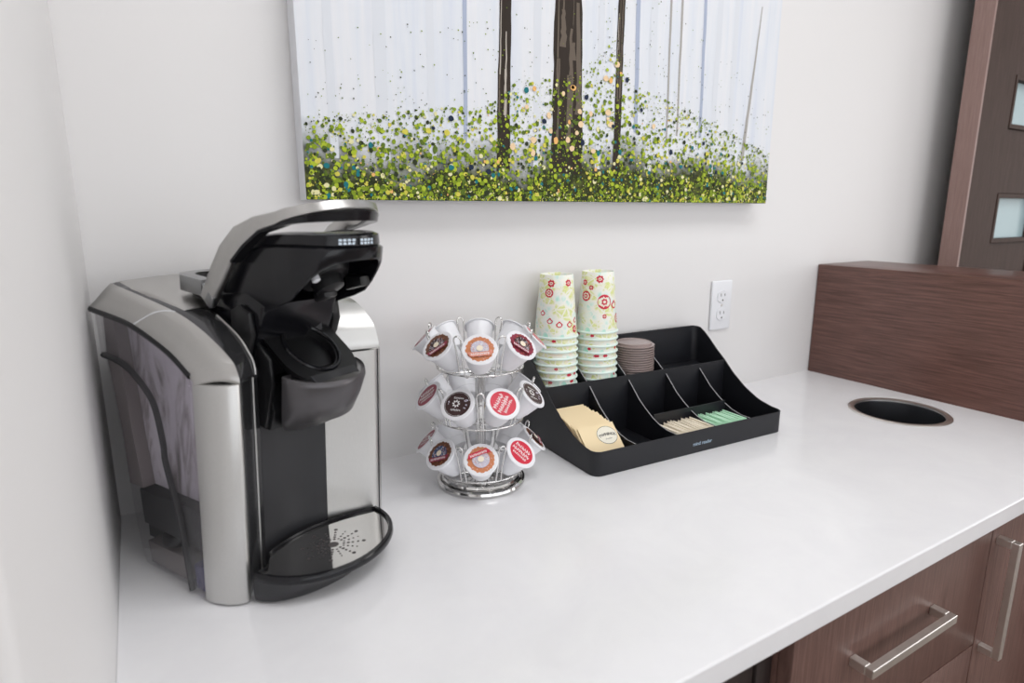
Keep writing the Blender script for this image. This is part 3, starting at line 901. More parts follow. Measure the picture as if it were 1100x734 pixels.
# ------------------------------------------------------------------ pod carousel
CX, CY_ = .493, -.158
VA = math.radians(-118.03)           # azimuth that faces the viewpoint
car = thing('pod_carousel', 'chrome wire carousel of three tiers holding white coffee pods', 'pod holder', Matrix.Translation((CX, CY_, 0)))
bm = bmesh.new()
lathe(bm, [(.002, .0005), (.064, .0005), (.069, .002), (.0705, .005), (.0695, .008), (.066, .0095), (.064, .0085), (.0625, .0065), (.002, .006)], 56, True, True)
finish('base', bm, M['chrome'], car, 40)
bm = bmesh.new()
lathe(bm, [(.002, .0062), (.0585, .0062), (.0615, .0085), (.0625, .0115), (.061, .0145), (.058, .0155), (.055, .0140), (.040, .0125), (.014, .0135), (.010, .016), (.002, .017)], 56, True, True)
finish('turntable', bm, M['chrome'], car, 40)
bm = bmesh.new()
lathe(bm, [(.008, .015), (.008, .205), (.0095, .206), (.0095, .212), (.006, .216), (.001, .217)], 24, True, True)
finish('post', bm, M['chrome'], car, 40)
TIER = [(.0155, 0.), (.0980, PI / 8), (.1795, 0.)]
RHO, UP = .0850, .0545               # centre of a pod lid: distance from the axis, height over the tier ring
ELEV = math.radians(44)
loop0 = None; LE = math.radians(74)
for zt_, off in TIER:
    bm = bmesh.new()
    RR, RZ = .0664, .0100
    tube(bm, [(RR * math.cos(2 * PI * k / 56), RR * math.sin(2 * PI * k / 56), zt_ + RZ) for k in range(56)], .0015, 8, True)
    tube(bm, [(.020 * math.cos(2 * PI * k / 32), .020 * math.sin(2 * PI * k / 32), zt_ + .002) for k in range(32)], .0012, 6, True)
    for k in range(8):
        a = VA + off + PI / 8 + k * PI / 4
        tube(bm, [(q * math.cos(a), q * math.sin(a), z) for q, z in ((.0075, zt_ + .003), (.020, zt_ + .002), (.050, zt_ + .003), (RR, zt_ + RZ))], .0012, 6)
    finish('tier_ring', bm, M['chrome'], car, 60)
    for k in range(8):
        a = VA + off + PI / 8 + k * PI / 4
        if loop0 is None:
            bm = bmesh.new()
            pts = []
            def W(s, w):     # s along the outward-and-up slope, w sideways
                return (RR + s * math.cos(LE), w, RZ + s * math.sin(LE))
            pts = [W(0, -.0044), W(.014, -.0036), W(.028, -.0034), W(.044, -.0042), W(.052, -.0050), W(.057, -.0054)]
            for q in range(1, 8):
                t_ = PI * q / 8
                pts.append(W(.057 + .0070 * math.sin(t_), -.0054 * math.cos(t_)))
            pts += [W(.057, .0054), W(.052, .0050), W(.044, .0042), W(.028, .0034), W(.014, .0036), W(0, .0044)]
            tube(bm, pts, .00125, 7)
            loop0 = finish('wire_loop', bm, M['chrome'], car, 60); L = loop0
        else:
            L = loop0.copy(); COL.objects.link(L)
        L.location = (0, 0, zt_); L.rotation_euler = (0, 0, a)

# --- pods
PODH = .0430
bm = bmesh.new()
lathe(bm, [(.001, .0), (.0155, .0), (.0172, .0012), (.0178, .004), (.0190, .014), (.0196, .0145), (.0218, .0395), (.0222, .0412), (.0253, .0414), (.0255, .0424), (.0250, .0431), (.0236, .0431)], 40, True, False)
pod_cup_me = None
pcup = finish('pod_cup_source', bm, M['pod_white'], None, 40)
pod_cup_me = pcup.data; bpy.data.objects.remove(pcup)
def disc(bm, r, z, mi, n=40, c=(0, 0)):
    f = bm.faces.new([bm.verts.new((c[0] + r * math.cos(2 * PI * k / n), c[1] + r * math.sin(2 * PI * k / n), z)) for k in range(n)])
    f.material_index = mi
def quad(bm, x, y, w, h, a, z, mi):
    ca, sa = math.cos(a), math.sin(a)
    bm.faces.new([bm.verts.new((x + u * ca - v * sa, y + u * sa + v * ca, z)) for u, v in ((-w, -h), (w, -h), (w, h), (-w, h))]).material_index = mi
def annulus(bm, r0, r1, z, mi, a0=0, a1=2 * PI, n=40):
    A = [bm.verts.new((r0 * math.cos(a0 + (a1 - a0) * k / n), r0 * math.sin(a0 + (a1 - a0) * k / n), z)) for k in range(n + 1)]
    B = [bm.verts.new((r1 * math.cos(a0 + (a1 - a0) * k / n), r1 * math.sin(a0 + (a1 - a0) * k / n), z)) for k in range(n + 1)]
    for k in range(n): bm.faces.new((A[k], B[k], B[k + 1], A[k + 1])).material_index = mi
LM = list(PR.values()); LI = {k: i for i, k in enumerate(PR)}
def pod_print(style, seed):
    """foil lid with its printed face, drawn around the origin, +Y is the top of the print"""
    r_ = random.Random(seed)
    bm = bmesh.new()
    lathe(bm, [(.0244, .0431), (.0242, .0436), (.0215, .0437), (.001, .0437)], 40, False, True, LI['foil'])
    z = [.04382]
    def Z(): z[0] += .00002; return z[0]
    def scribble(rows, col, a, w=.0125, size=.0019, fat=1.):
        for y in rows:
            x = -math.sqrt(max(0, w * w - y * y)) + .001
            zz = Z()
            while x < math.sqrt(max(0, w * w - y * y)) - .001:
                hh = size * r_.uniform(.7, 1.25)
                # each mark: an upright, a bowl and a bar, like a small hand-lettered character
                for (u, v, ww, h2, an) in ((x, y, .0003 * fat, hh, r_.uniform(-.25, .25)), (x + .0007 * fat, y + r_.uniform(-.4, .6) * hh, .0006 * fat, .00026 * fat, r_.uniform(-.6, .6)), (x + .0012 * fat, y - r_.uniform(-.2, .5) * hh, .00028 * fat, hh * .55, r_.uniform(-.5, .5))):
                    ca, sa = math.cos(a), math.sin(a)
                    quad(bm, u * ca - v * sa, u * sa + v * ca, ww, h2, a + an, zz + r_.random() * .00001, LI[col])
                x += .0026 * fat
    if style in ('red', 'maroon'):
        disc(bm, .0196, Z(), LI[style])
        a = r_.choice([.75, .6, .9])
        scribble((.0080, -.0005), 'white', a, .0165, .0034, 1.5)
        scribble((-.0080,), 'white', a, .0150, .0022, 1.2)
        scribble((-.0130,), 'white' if style == 'red' else 'pink', a, .0130, .0012)
    elif style == 'dark':
        disc(bm, .0198, Z(), LI['darkbrown'])
        annulus(bm, .0182, .0186, Z(), LI['white'], .4, 5.2)
        q = Z()
        for k in range(8):
            a = 2 * PI * k / 8
            quad(bm, -.002 + .0042 * math.cos(a), .0005 + .0042 * math.sin(a), .0016, .0011, a, q + k * 1e-6, LI['white'])
        scribble((.0095, -.0095), 'white', 0, .0125, .0016)
        for k in range(10): quad(bm, .0115 + r_.uniform(-.002, .003), r_.uniform(-.007, .008), .0010, .0007, r_.uniform(0, 3), Z(), LI['lilac'])
        for k in range(5): quad(bm, -.0135 + r_.uniform(-.001, .001), r_.uniform(-.004, .004), .0005, .0011, r_.uniform(0, 3), Z(), LI['lilac'])
    else:
        ring, ice, band, spr = dict(donut_orange=('orange', 'lilac', 'salmon', 'white'), donut_dark=('brown', 'darkbrown', 'maroon', 'lilac'), donut_brown=('brown', 'navy', 'maroon', 'lilac'),
                                    donut_maroon=('maroon', 'darkbrown', 'maroon', 'lilac'), donut_red=('orange', 'lilac', 'red', 'white'))[style]
        disc(bm, .0190, Z(), LI[ring])
        zz = Z()
        for k in range(46):     # bumpy crust
            a = r_.uniform(0, 2 * PI); disc(bm, r_.uniform(.0012, .0024), zz + k * 1e-7, LI[ring], 8, (.0183 * math.cos(a), .0183 * math.sin(a)))
        for k in range(60):
            a = r_.uniform(0, 2 * PI); q = r_.uniform(.0125, .0178); quad(bm, q * math.cos(a), q * math.sin(a), .0009, .0005, a, Z(), LI[r_.choice(['salmon', 'pink', ring, 'orange'] if 'orange' in style or 'red' in style else ['brown', 'orange', 'darkbrown', 'brown'])])
        disc(bm, .0128, Z(), LI[ice])
        for k in range(70):
            a = r_.uniform(0, 2 * PI); q = r_.uniform(.0055, .0122); quad(bm, q * math.cos(a), q * math.sin(a), .0009, .00032, r_.uniform(0, 3.1), Z(), LI[r_.choice([spr, spr, 'white', 'salmon' if 'dark' not in style else 'pink'])])
        # lettered band across the lower part (upper for the red print)
        sg = 1 if style == 'donut_red' else -1
        zb_ = Z(); pts = []
        for k in range(13):
            x = -.0172 + .0344 * k / 12; pts.append((x, sg * (.0050 + .0012 * math.cos(x * 90))))
        lo = [(x, sg * min(.0128, math.sqrt(max(0, .0188 ** 2 - x * x)))) for x, y in pts]
        for (p, q, u, v) in zip(pts, pts[1:], lo, lo[1:]): bm.faces.new([bm.verts.new((a, b, zb_)) for a, b in (p, q, v, u)]).material_index = LI[band]
        scribble((sg * .0090,), 'white', 0, .0165, .0020)
        disc(bm, .0046, Z(), LI['cream'])
    return bm
lid_me = {}
def lid_mesh(style, seed):
    if (style, seed) not in lid_me:
        bm = pod_print(style, seed); me = bpy.data.meshes.new('pod_lid'); bm.to_mesh(me); bm.free()
        for m in LM: me.materials.append(m)
        lid_me[(style, seed)] = me
    return lid_me[(style, seed)]
PODS = [  # tier, step, print, roll of the print, label
 (2, 0, 'donut_orange', .1, 'coffee pod with an orange ringed lid at the front of the top tier'),
 (2, -1, 'donut_dark', .9, 'coffee pod with a dark brown ringed lid on the top tier, beside the orange one'),
 (2, 1, 'donut_maroon', -.9, 'coffee pod with a dark maroon ringed lid on the top tier, beside the orange one'),
 (2, -2, 'maroon', 0, 'coffee pod seen edge on at the far left of the top tier'),
 (2, 2, 'red', 0, 'coffee pod seen edge on with a red lid edge against the paper cups, top tier'),
 (2, -3, 'red', 0, 'white coffee pod showing its back at the rear left of the top tier'),
 (2, 3, 'dark', 0, 'white coffee pod showing its back at the rear right of the top tier'),
 (2, 4, 'dark', 0, 'white coffee pod standing behind the orange lidded pod at the rear of the top tier'),
 (1, -1, 'dark', .0, 'coffee pod with a round black brown lid facing front on the middle tier'),
 (1, 0, 'red', .1, 'coffee pod with a bright red lettered lid facing front on the middle tier'),
 (1, -2, 'maroon', .3, 'coffee pod with a maroon lettered lid at the left side of the middle tier'),
 (1, 1, 'dark', -.8, 'coffee pod with a slanted dark brown lid at the right side of the middle tier'),
 (1, -3, 'dark', 0, 'white coffee pod at the rear left of the middle tier, showing no lid'),
 (1, 2, 'red', 0, 'white coffee pod at the rear right of the middle tier, showing no lid'),
 (1, -4, 'red', 0, 'white coffee pod just left of the post at the back of the middle tier'),
 (1, 3, 'dark', 0, 'white coffee pod just right of the post at the back of the middle tier'),
 (0, 0, 'donut_red', .35, 'coffee pod with an orange and red banded lid at the front of the bottom tier'),
 (0, -1, 'donut_brown', .5, 'coffee pod with a brown ringed lid banded dark red on the bottom tier'),
 (0, 1, 'red', -1.9, 'coffee pod with a bright red lettered lid on the bottom tier near the organizer'),
 (0, -2, 'maroon', 0, 'coffee pod seen edge on at the far left of the bottom tier'),
 (0, 2, 'donut_dark', 0, 'coffee pod with a dark mottled lid edge at the far right of the bottom tier'),
 (0, -3, 'dark', 0, 'white coffee pod at the rear left of the bottom tier, showing no lid'),
 (0, 3, 'red', 0, 'white coffee pod at the rear right of the bottom tier, showing no lid'),
 (0, 4, 'dark', 0, 'white coffee pod behind the post at the back of the bottom tier'),
]
for i, (tier, step, style, roll, label) in enumerate(PODS):
    zt_, off = TIER[tier]
    a = VA + off + step * PI / 4
    d = Vector((math.cos(a), math.sin(a), 0))
    zax = d * math.cos(ELEV) + Vector((0, 0, math.sin(ELEV)))
    xax = Vector((-math.sin(a), math.cos(a), 0)); yax = zax.cross(xax)
    ctr = Vector((CX, CY_, zt_ + UP)) + d * RHO - zax * PODH
    mw = Matrix((xax, yax, zax)).transposed().to_4x4(); mw.translation = ctr
    p = thing('coffee_pod', label, 'coffee pod', mw, 'coffee pods in the wire carousel')
    o = bpy.data.objects.new('cup', pod_cup_me); COL.objects.link(o); o.parent = p
    l = bpy.data.objects.new('lid', lid_mesh(style, {'red': 3 + tier, 'dark': 5}.get(style, 1))); COL.objects.link(l); l.parent = p
    l.rotation_euler = (0, 0, roll)

# ------------------------------------------------------------------ condiment organizer
OA = math.radians(-2.2)
OM = Matrix.Translation((.652, -.2478, 0)) @ Matrix.Rotation(OA, 4, 'Z')
org = thing('condiment_organizer', 'black stepped condiment organizer with many compartments on the white counter', 'organizer', OM)
LX, LY, TH = .4515, .2440, .0026
FLZ, RFZ, Y1 = .0035, .092, .1535       # front floor, raised rear floor, step wall
PROF = [(0, .0425), (.025, .0428), (.060, .0500), (.097, .0675), (.130, .0910), (.1535, .1125), (.180, .1330), (.200, .1510), (.216, .1630), (.228, .1700), (LY, .1725)]
DPROF = [(.002, .0345), (.04, .0350), (.060, .0390), (.08, .0470), (.10, .0585), (.12, .0720), (.138, .0890), (.1535, .1035), (.1635, .1100), (.185, .1250), (.21, .1410), (LY - .003, .1540)]
def rr_plan(x0, y0, x1, y1, r, n=6):
    out = []
    for cx, cy, a0 in ((x1 - r, y0 + r, -PI / 2), (x1 - r, y1 - r, 0), (x0 + r, y1 - r, PI / 2), (x0 + r, y0 + r, PI)):
        for k in range(n + 1):
            a = a0 + PI / 2 * k / n; out.append((cx + r * math.cos(a), cy + r * math.sin(a)))
    return out
def dens(poly, step=.012):
    out = []
    for (a, b) in zip(poly, poly[1:] + poly[:1]):
        d = math.hypot(b[0] - a[0], b[1] - a[1]); m_ = max(1, int(d / step))
        for k in range(m_): out.append((a[0] + (b[0] - a[0]) * k / m_, a[1] + (b[1] - a[1]) * k / m_))
    return out
po = dens(rr_plan(0, 0, LX, LY, .016))
def inset(poly, t):
    cx, cy = LX / 2, LY / 2
    return [(x + (t if x < cx else -t) * min(1, abs(x - cx) / (cx - .016)) , y + (t if y < cy else -t) * min(1, abs(y - cy) / (cy - .016))) for x, y in poly]
rin = dens(rr_plan(0, 0, LX, LY, .016))
def inn(p):
    # offset towards the inside along the rounded rectangle's own normal
    x, y = p; qx = min(max(x, .016), LX - .016); qy = min(max(y, .016), LY - .016)
    dx, dy = x - qx, y - qy; L_ = math.hypot(dx, dy) or 1
    return (x - dx / L_ * TH, y - dy / L_ * TH)
pi_ = [inn(p) for p in po]
tz = lambda y: interp(PROF, y)
bm = bmesh.new()
rings = [[(x * .999 + .0002, y * .998 + .0002, .0006) for x, y in po], [(x, y, .002) for x, y in po], [(x, y, tz(y) - .0008) for x, y in po],
         [((x + u) / 2, (y + v) / 2, tz(y)) for (x, y), (u, v) in zip(po, pi_)], [(u, v, tz(y) - .0008) for (x, y), (u, v) in zip(po, pi_)], [(u, v, FLZ) for u, v in pi_]]
loft(bm, rings, True, True, True)
finish('tray_shell', bm, M['org_black'], org, 40)
DX = [.0975, .1900, .2850, .3770]
def divider(x, ya, yb, name='divider'):
    bm = bmesh.new()
    ys = [ya] + [y for y, z in DPROF if ya < y < yb] + [yb]
    top = [(y, interp(DPROF, y)) for y in ys]
    prof = []
    poly = [(ya, FLZ + .0002)] + top + [(yb, FLZ + .0002)]
    prism(bm, poly, x - .0011, x + .0011, 0)
    for f in bm.faces:
        pass
    o = finish(name, bm, [M['org_black'], M['org_edge_glint']], org)
    for p in o.data.polygons:      # the thin moulded top edge catches the light: highlight painted as a pale edge colour
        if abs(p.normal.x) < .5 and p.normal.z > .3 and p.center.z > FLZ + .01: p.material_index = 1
    return o
divider(DX[0], TH, LY - TH); divider(DX[1], TH, LY - TH); divider(DX[2], TH, LY - TH); divider(DX[3], TH, Y1)
bm = bmesh.new(); box(bm, (TH, Y1 - .0012, FLZ + .0003), (LX - TH, Y1 + .0012, .1120), .0006, 1); finish('step_wall', bm, M['org_black'], org, 35)
bm = bmesh.new(); box(bm, (TH + .001, Y1 + .0013, RFZ - .004), (LX - TH - .001, LY - TH - .003, RFZ)); finish('raised_floor', bm, M['org_black'], org)
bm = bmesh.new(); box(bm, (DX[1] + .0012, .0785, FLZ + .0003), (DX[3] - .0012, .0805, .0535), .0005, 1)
finish('cross_wall', bm, [M['org_black'], M['org_edge_glint']], org, 35)
bm = bmesh.new()
text_bm(bm, 'mind reader', .0092, lambda v: Vector((.2368 + v.x, -.00012, .0172 + v.y)), bold=.0002)
o = finish('front_print', bm, M['print_blue'], org)

# --- paper cups, upside down, nested
NC = 32
CUP_H, CUP_R, CUP_B = .1145, .0413, .0302
def cup_mesh(seed, full):
    r_ = random.Random(seed)
    bm = bmesh.new()
    prof = [(CUP_R - .0022, .0035), (CUP_R - .001, .0042), (CUP_R + .0004, .0032), (CUP_R + .0009, .0016), (CUP_R + .0002, .0002), (CUP_R - .0014, .0004), (CUP_R - .0022, .0022)]
    # rolled rim
    lathe(bm, prof, NC, False, False, 1)
    def rad(z): return CUP_R - .0018 + (CUP_B - CUP_R + .0018) * z / CUP_H
    lathe(bm, [(rad(.002), .002), (rad(.03), .03), (rad(.06), .06), (rad(.09), .09), (rad(CUP_H - .001), CUP_H - .001), (rad(CUP_H) - .0010, CUP_H), (rad(CUP_H) - .0016, CUP_H - .001), (rad(CUP_H) - .002, CUP_H - .006)], NC, False, False, 0)
    lathe(bm, [(rad(CUP_H) - .002, CUP_H - .006), (.001, CUP_H - .0058)], NC, False, True, 2)
    lathe(bm, [(rad(0) - .0006, .0008), (rad(CUP_H - .007) - .0006, CUP_H - .0075), (.001, CUP_H - .0075)], NC, False, True, 2)
    # printed red motifs following the cone
    def blob(th, z, w, h, kind, mi, lift=.00015):
        n = 18; vs = []
        for k in range(n):
            a = 2 * PI * k / n
            if kind == 'flower': q = .62 + .38 * abs(math.cos(a * 3.5))
            elif kind == 'drop': q = 1. if math.sin(a) < 0 else 1. - .45 * abs(math.sin(a)) * abs(math.cos(a)) * 1.6
            else: q = 1.
            u, v = w * q * math.cos(a), h * q * math.sin(a)
            zz = z + v; R_ = rad(zz) + lift
            vs.append(bm.verts.new((R_ * math.cos(th + u / rad(z)), R_ * math.sin(th + u / rad(z)), zz)))
        c = bm.verts.new(((rad(z) + lift) * math.cos(th), (rad(z) + lift) * math.sin(th), z))
        for k in range(n): bm.faces.new((vs[k], vs[(k + 1) % n], c)).material_index = mi
    if full:
        for (th, z, s, kind) in full:
            s *= 1.2
            blob(th, z, s, s, kind, 3)
            if kind == 'oval':
                blob(th, z, s * .78, s * .78, 'flower', 4, .0003); blob(th, z, s * .5, s * .5, 'flower', 3, .00045); blob(th, z, s * .2, s * .2, 'oval', 4, .0006)
            elif kind == 'flower': blob(th, z, s * .45, s * .45, 'flower', 4, .0003); blob(th, z, s * .18, s * .18, 'oval', 3, .00045)
            elif kind == 'drop': blob(th, z - s * .1, s * .62, s * .6, 'drop', 0, .0003)
    else:
        for k in range(7):
            blob(r_.uniform(0, 2 * PI), .0095, r_.uniform(.004, .008), .0030, 'flower', 3 if r_.random() < .6 else 5)
    me = bpy.data.meshes.new('paper_cup'); bmesh.ops.recalc_face_normals(bm, faces=bm.faces[:])
    bm.to_mesh(me); bm.free()
    for m in (M['cup'], M['cup_rim'], M['cup_inside'], PR['red'], M['cream'], M['sugar']): me.materials.append(m)
    for p in me.polygons: p.use_smooth = True
    me.set_sharp_from_angle(angle=math.radians(50))
    return me
F = -PI / 2 - OA - .30
top_a = cup_mesh(1, [(F - .62, .1000, .0062, 'flower'), (F + .42, .1005, .0060, 'flower'), (F - .72, .0830, .0066, 'oval'), (F - 1.05, .047, .0046, 'drop'), (F - .62, .0335, .0048, 'drop'), (F - .15, .0275, .0052, 'drop'),
                     (F + .40, .0270, .0052, 'drop'), (F + .86, .0330, .0048, 'drop'), (F + 1.15, .05, .0046, 'drop'), (F + .78, .0165, .0066, 'flower'), (F + 2.2, .08, .008, 'oval'), (F + 3.1, .04, .008, 'flower'), (F - 2.0, .07, .007, 'flower')])
top_b = cup_mesh(2, [(F - .25, .1020, .0066, 'flower'), (F + .02, .0600, .0115, 'oval'), (F + .68, .0545, .0070, 'drop'), (F - 1.05, .0700, .0080, 'oval'), (F + .02, .0330, .0040, 'flower'), (F + 1.0, .0270, .0080, 'oval'), (F - 1.2, .095, .005, 'flower'),
                     (F - .75, .086, .0042, 'flower'), (F + 2.2, .08, .008, 'oval'), (F + 3.1, .04, .008, 'flower'), (F - 2.0, .04, .008, 'oval')])
rim_me = [cup_mesh(10 + k, None) for k in range(4)]
ORD = ['topmost', 'second from the top', 'third from the top', 'fourth from the top', 'fifth from the top', 'sixth from the top', 'seventh from the top', 'eighth from the top']
def place(o, x, y, z, rz=0.):
    o.matrix_world = OM @ Matrix.Translation((x, y, z)) @ Matrix.Rotation(rz, 4, 'Z')
PITCH = .0129
for si, (x, y, me0, where) in enumerate(((.0500, .1980, top_a, 'nearer the coffee pods'), (.1430, .1980, top_b, 'nearer the brown lids'))):
    z0 = .1955 if si == 0 else .1965
    n_ = 8
    for k in range(n_):
        me = me0 if k == 0 else rim_me[(k * 3 + si * 2) % 4]
        o = bpy.data.objects.new('paper_cup', me); COL.objects.link(o)
        z = z0 - k * PITCH
        place(o, x, y, z, 0 if k == 0 else rp.uniform(0, 6.3))
        tag(o, 'floral paper cup upside down, %s in the stack %s' % (ORD[k], where), 'paper cup', 'floral paper cups in two stacks')

# --- lids
bm = bmesh.new()
LR = .0415
lathe(bm, [(LR - .004, .0004), (LR - .0006, .0), (LR, .0008), (LR - .0004, .0018), (LR - .0060, .0020), (LR - .0060, .0056), (LR - .0072, .0064), (LR - .0088, .0066), (LR - .0095, .0056), (.020, .0054), (.001, .0054)], 40, True, True)
lid0 = finish('cup_lid', bm, M['lid_brown'], None, 40)
LORD = ['topmost', 'second', 'third', 'fourth', 'fifth', 'sixth', 'seventh', 'eighth', 'ninth', 'tenth', 'eleventh', 'twelfth', 'thirteenth', 'fourteenth', 'fifteenth', 'sixteenth']
NL, LP = 15, .00475
for k in range(NL):
    o = lid0 if k == 0 else lid0.copy()
    if k: COL.objects.link(o)
    place(o, .2370 + rp.uniform(-.0007, .0007), .1980 + rp.uniform(-.0006, .0006), RFZ + .0005 + (NL - 1 - k) * LP, rp.uniform(0, 6))
    tag(o, 'brown plastic cup lid, %s%s in the pile in the black organizer' % (LORD[k], '' if k == 0 else ' from the top'), 'cup lid', 'brown cup lids in one pile')

# --- tea envelopes leaning back in the front left compartment
EW, EH = .074, .0800
def envelope(front):
    bm = bmesh.new()
    # a soft pillow: flat edges, slightly thicker middle; local x across, z up, y thickness
    nx, nz = 8, 8; grid = {}
    for side in (-1, 1):
        for i in range(nx + 1):
            for j in range(nz + 1):
                u, v = i / nx, j / nz
                th = .0016 * (math.sin(PI * u) * math.sin(PI * v)) ** .5 + .0002
                grid[side, i, j] = bm.verts.new(((u - .5) * EW, side * th, v * EH))
        for i in range(nx):
            for j in range(nz):
                bm.faces.new((grid[side, i, j], grid[side, i + 1, j], grid[side, i + 1, j + 1], grid[side, i, j + 1]))
    for i in range(nx):
        for j in (0, nz): bm.faces.new((grid[-1, i, j], grid[-1, i + 1, j], grid[1, i + 1, j], grid[1, i, j]))
    for j in range(nz):
        for i in (0, nx): bm.faces.new((grid[-1, i, j], grid[-1, i, j + 1], grid[1, i, j + 1], grid[1, i, j]))
    return finish('tea_envelope', bm, M['tea_paper'], None, 60)
NE = 12
e0 = envelope(False)
EORD = ['frontmost', 'second', 'third', 'fourth', 'fifth', 'sixth', 'seventh', 'eighth', 'ninth', 'tenth', 'eleventh', 'twelfth', 'thirteenth', 'rearmost']
for k in range(NE):
    o = e0 if k == 0 else e0.copy()
    if k: COL.objects.link(o)
    lean = math.radians(44 - .5 * k)
    # rotate about X so the sheet leans back
    o.matrix_world = OM @ Matrix.Translation((.0462 + (rp.uniform(-.0022, .0022) if k else 0) - .0008 * k * .3, .0075 + .0072 * k, .0070 + .00125 * k)) @ Matrix.Rotation(rp.uniform(-.02, .02) if k else 0., 4, 'Z') @ Matrix.Rotation(-(PI / 2 - lean), 4, 'X')
    lab = 'cream paper tea envelope with an oval printed label, frontmost of the row' if k == 0 else 'cream paper tea envelope at the very back of the leaning row' if k == NE - 1 else 'cream paper tea envelope, %s from the front in the leaning row' % EORD[k]
    tag(o, lab, 'tea bag', 'tea envelopes leaning in a row')
bm = bmesh.new()
def ov(a, b, n=40): return [(a * math.cos(2 * PI * k / n), b * math.sin(2 * PI * k / n)) for k in range(n)]
def onface(x, z, l): return Vector((x, -(.0016 * max(0., math.sin(PI * (x / EW + .5)) * math.sin(PI * z / EH)) ** .5 + .0005 + l), z))
LC = (.0135, .0572)
for a, b, mi, l in ((.0205, .0168, 0, 0), (.0198, .0161, 1, .00008)):
    for (p, q) in zip(ov(a, b), ov(a, b)[1:] + ov(a, b)[:1]):
        for s0, s1 in ((0, .5), (.5, 1)):
            vs = [bm.verts.new(onface(LC[0] + x * s, LC[1] + z * s, l)) for (x, z), s in ((p, s0), (q, s0), (q, s1), (p, s1))]
            if s0 == 0: bm.faces.new((vs[0], vs[2], vs[3])).material_index = mi
            else: bm.faces.new(vs).material_index = mi
def arc_text(v):
    return onface(LC[0] + v.x, LC[1] + .0015 + v.y - 9. * v.x * v.x, .00016)
text_bm(bm, 'TWININGS', .0070, arc_text, 0, bold=.00022)
text_bm(bm, 'of London', .0034, lambda v: onface(LC[0] + v.x, LC[1] - .0068 + v.y, .00016), 0)
o = finish('oval_label', bm, [M['ink'], M['cream']], e0); o['label'] = 'oval cream label with black lettering'

# --- sachets standing on edge in the two small front compartments
def sachet(name, m):
    bm = bmesh.new()
    w, L_, h = .0034, .0600, .0315
    rings = []
    for j in range(9):
        v = j / 8; th = w * (math.sin(PI * v) ** .6 * .85 + .15) if 0 < v < 1 else w * .12
        rings.append([(-th, v * L_, .001), (-th * 1.0, v * L_, h * .5), (-th * .7, v * L_, h - .0008), (0, v * L_, h), (th * .7, v * L_, h - .0008), (th, v * L_, h * .5), (th, v * L_, .001)])
    loft(bm, rings, True, True, True)
    return finish(name, bm, m, None, 60)
SORD = ['first', 'second', 'third', 'fourth', 'fifth', 'sixth', 'seventh', 'eighth', 'ninth', 'tenth', 'eleventh', 'twelfth', 'thirteenth']
for name, m, xa, n_, colr, grp, side in (('sugar_sachet', M['sugar'], DX[1] + .0050, 13, 'beige', 'beige sachets in the organizer', 'tea'), ('sweetener_sachet', M['green'], DX[2] + .0050, 12, 'mint green', 'green sachets in the organizer', 'beige')):
    s0 = None
    for k in range(n_):
        o = sachet(name, m) if s0 is None else s0.copy()
        if s0 is None: s0 = o
        else: COL.objects.link(o)
        o.matrix_world = OM @ Matrix.Translation((xa + k * .0066, .0095 + rp.uniform(0, .006), FLZ + .0008 + rp.uniform(0, .0035))) @ Matrix.Rotation(rp.uniform(-.03, .03), 4, 'Z') @ Matrix.Rotation(rp.uniform(-.06, .06), 4, 'Y')
        tag(o, '%s paper sachet standing on edge, %s of its row from the %s side' % (colr, SORD[k], 'tea envelope' if side == 'tea' else 'beige sachet'), 'sachet', grp)

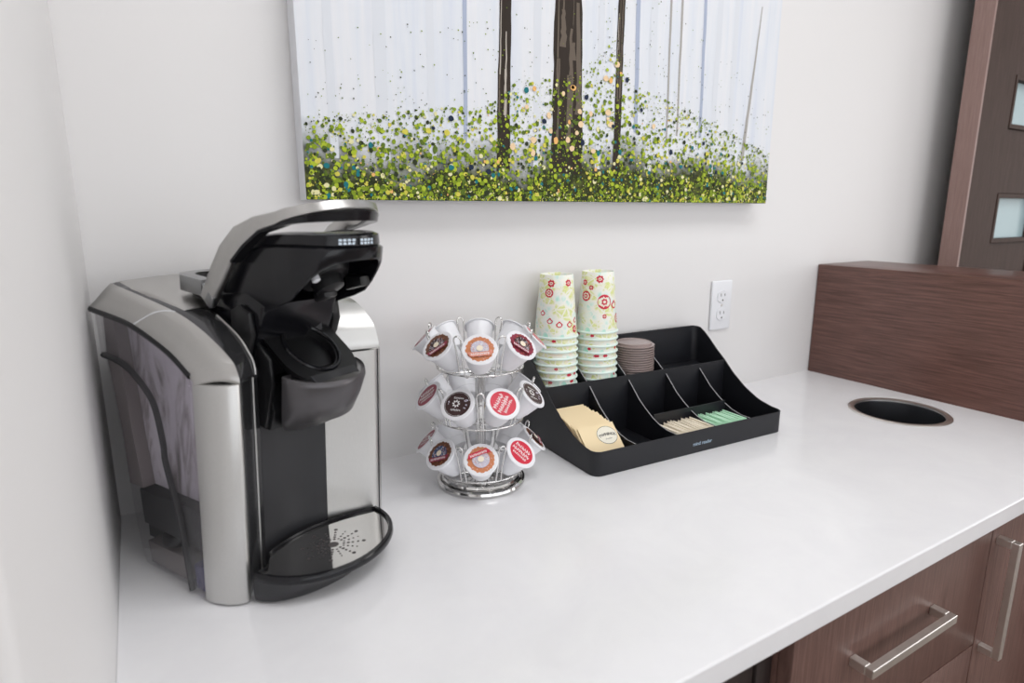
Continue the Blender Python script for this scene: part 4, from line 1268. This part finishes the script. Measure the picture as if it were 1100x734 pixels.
# ------------------------------------------------------------------ light
w = bpy.data.worlds.new('daylight'); SC.world = w; w.use_nodes = True
bg = w.node_tree.nodes['Background']; bg.inputs[0].default_value = (.93, .96, 1, 1); bg.inputs[1].default_value = 1.6
def area(name, loc, rot, sx, sy, power, col):
    l = bpy.data.lights.new(name, 'AREA'); l.shape = 'RECTANGLE'; l.size = sx; l.size_y = sy; l.energy = power; l.color = col
    o = bpy.data.objects.new(name, l); COL.objects.link(o); o.location = loc; o.rotation_euler = rot
    return o
for x in (-.75, 1.55, 3.85):
    area('window_light', (x, -4.48, .6), (PI / 2, 0, 0), 2.1, 1.55, 28, (.95, .97, 1))
area('side_fill', (5.9, -2.6, .5), (PI / 2, 0, PI / 2), 2.4, 1.6, 95, (.99, .985, .98))  # added fill from the right to brighten the left wall; no window there
area('side_fill', (-2.9, -2.4, .5), (PI / 2, 0, -PI / 2), 2.2, 1.6, 34, (.97, .98, 1))  # added fill from the left for the ledge and door edge
for x, y, p in ((.75, -1.0, 25), (1.9, -1.3, 12), (3.1, -1.6, 12), (-1.2, -2.4, 12), (.9, -3.0, 14), (3.2, -3.0, 20)):
    area('ceiling_fill', (x, y, CZ - .01), (0, 0, 0), .9, .6, p, (.985, .99, 1))  # unseen overhead fills added to brighten the counter and walls

# ------------------------------------------------------------------ camera
cam = bpy.data.cameras.new('camera'); co = bpy.data.objects.new('camera', cam); COL.objects.link(co)
R = [[0.8564168431285849, -0.5162849270494316, 0.0002547689776369761], [0.10738781596251686, 0.1786182472207978, 0.9780405813372831], [0.5049931165753345, 0.8375830680364384, -0.20841438614020255]]
mw = Matrix((R[0], R[1], [-v for v in R[2]])).transposed().to_4x4()
mw.translation = (.05768859, -.97563725, .42415148)
co.matrix_world = mw
cam.sensor_width = 36; cam.lens = 36 * 665.2391878703183 / 1100; cam.clip_start = .02
cam.dof.use_dof = True; cam.dof.focus_distance = 1.0; cam.dof.aperture_fstop = 4
SC.camera = co
SC.view_settings.view_transform = 'Standard'; SC.view_settings.look = 'None'; SC.view_settings.gamma = 1; SC.view_settings.exposure = -1.05
SC.view_settings.use_curve_mapping = False
SC.cycles.use_denoising = True
SC.cycles.max_bounces = 10; SC.cycles.transparent_max_bounces = 12
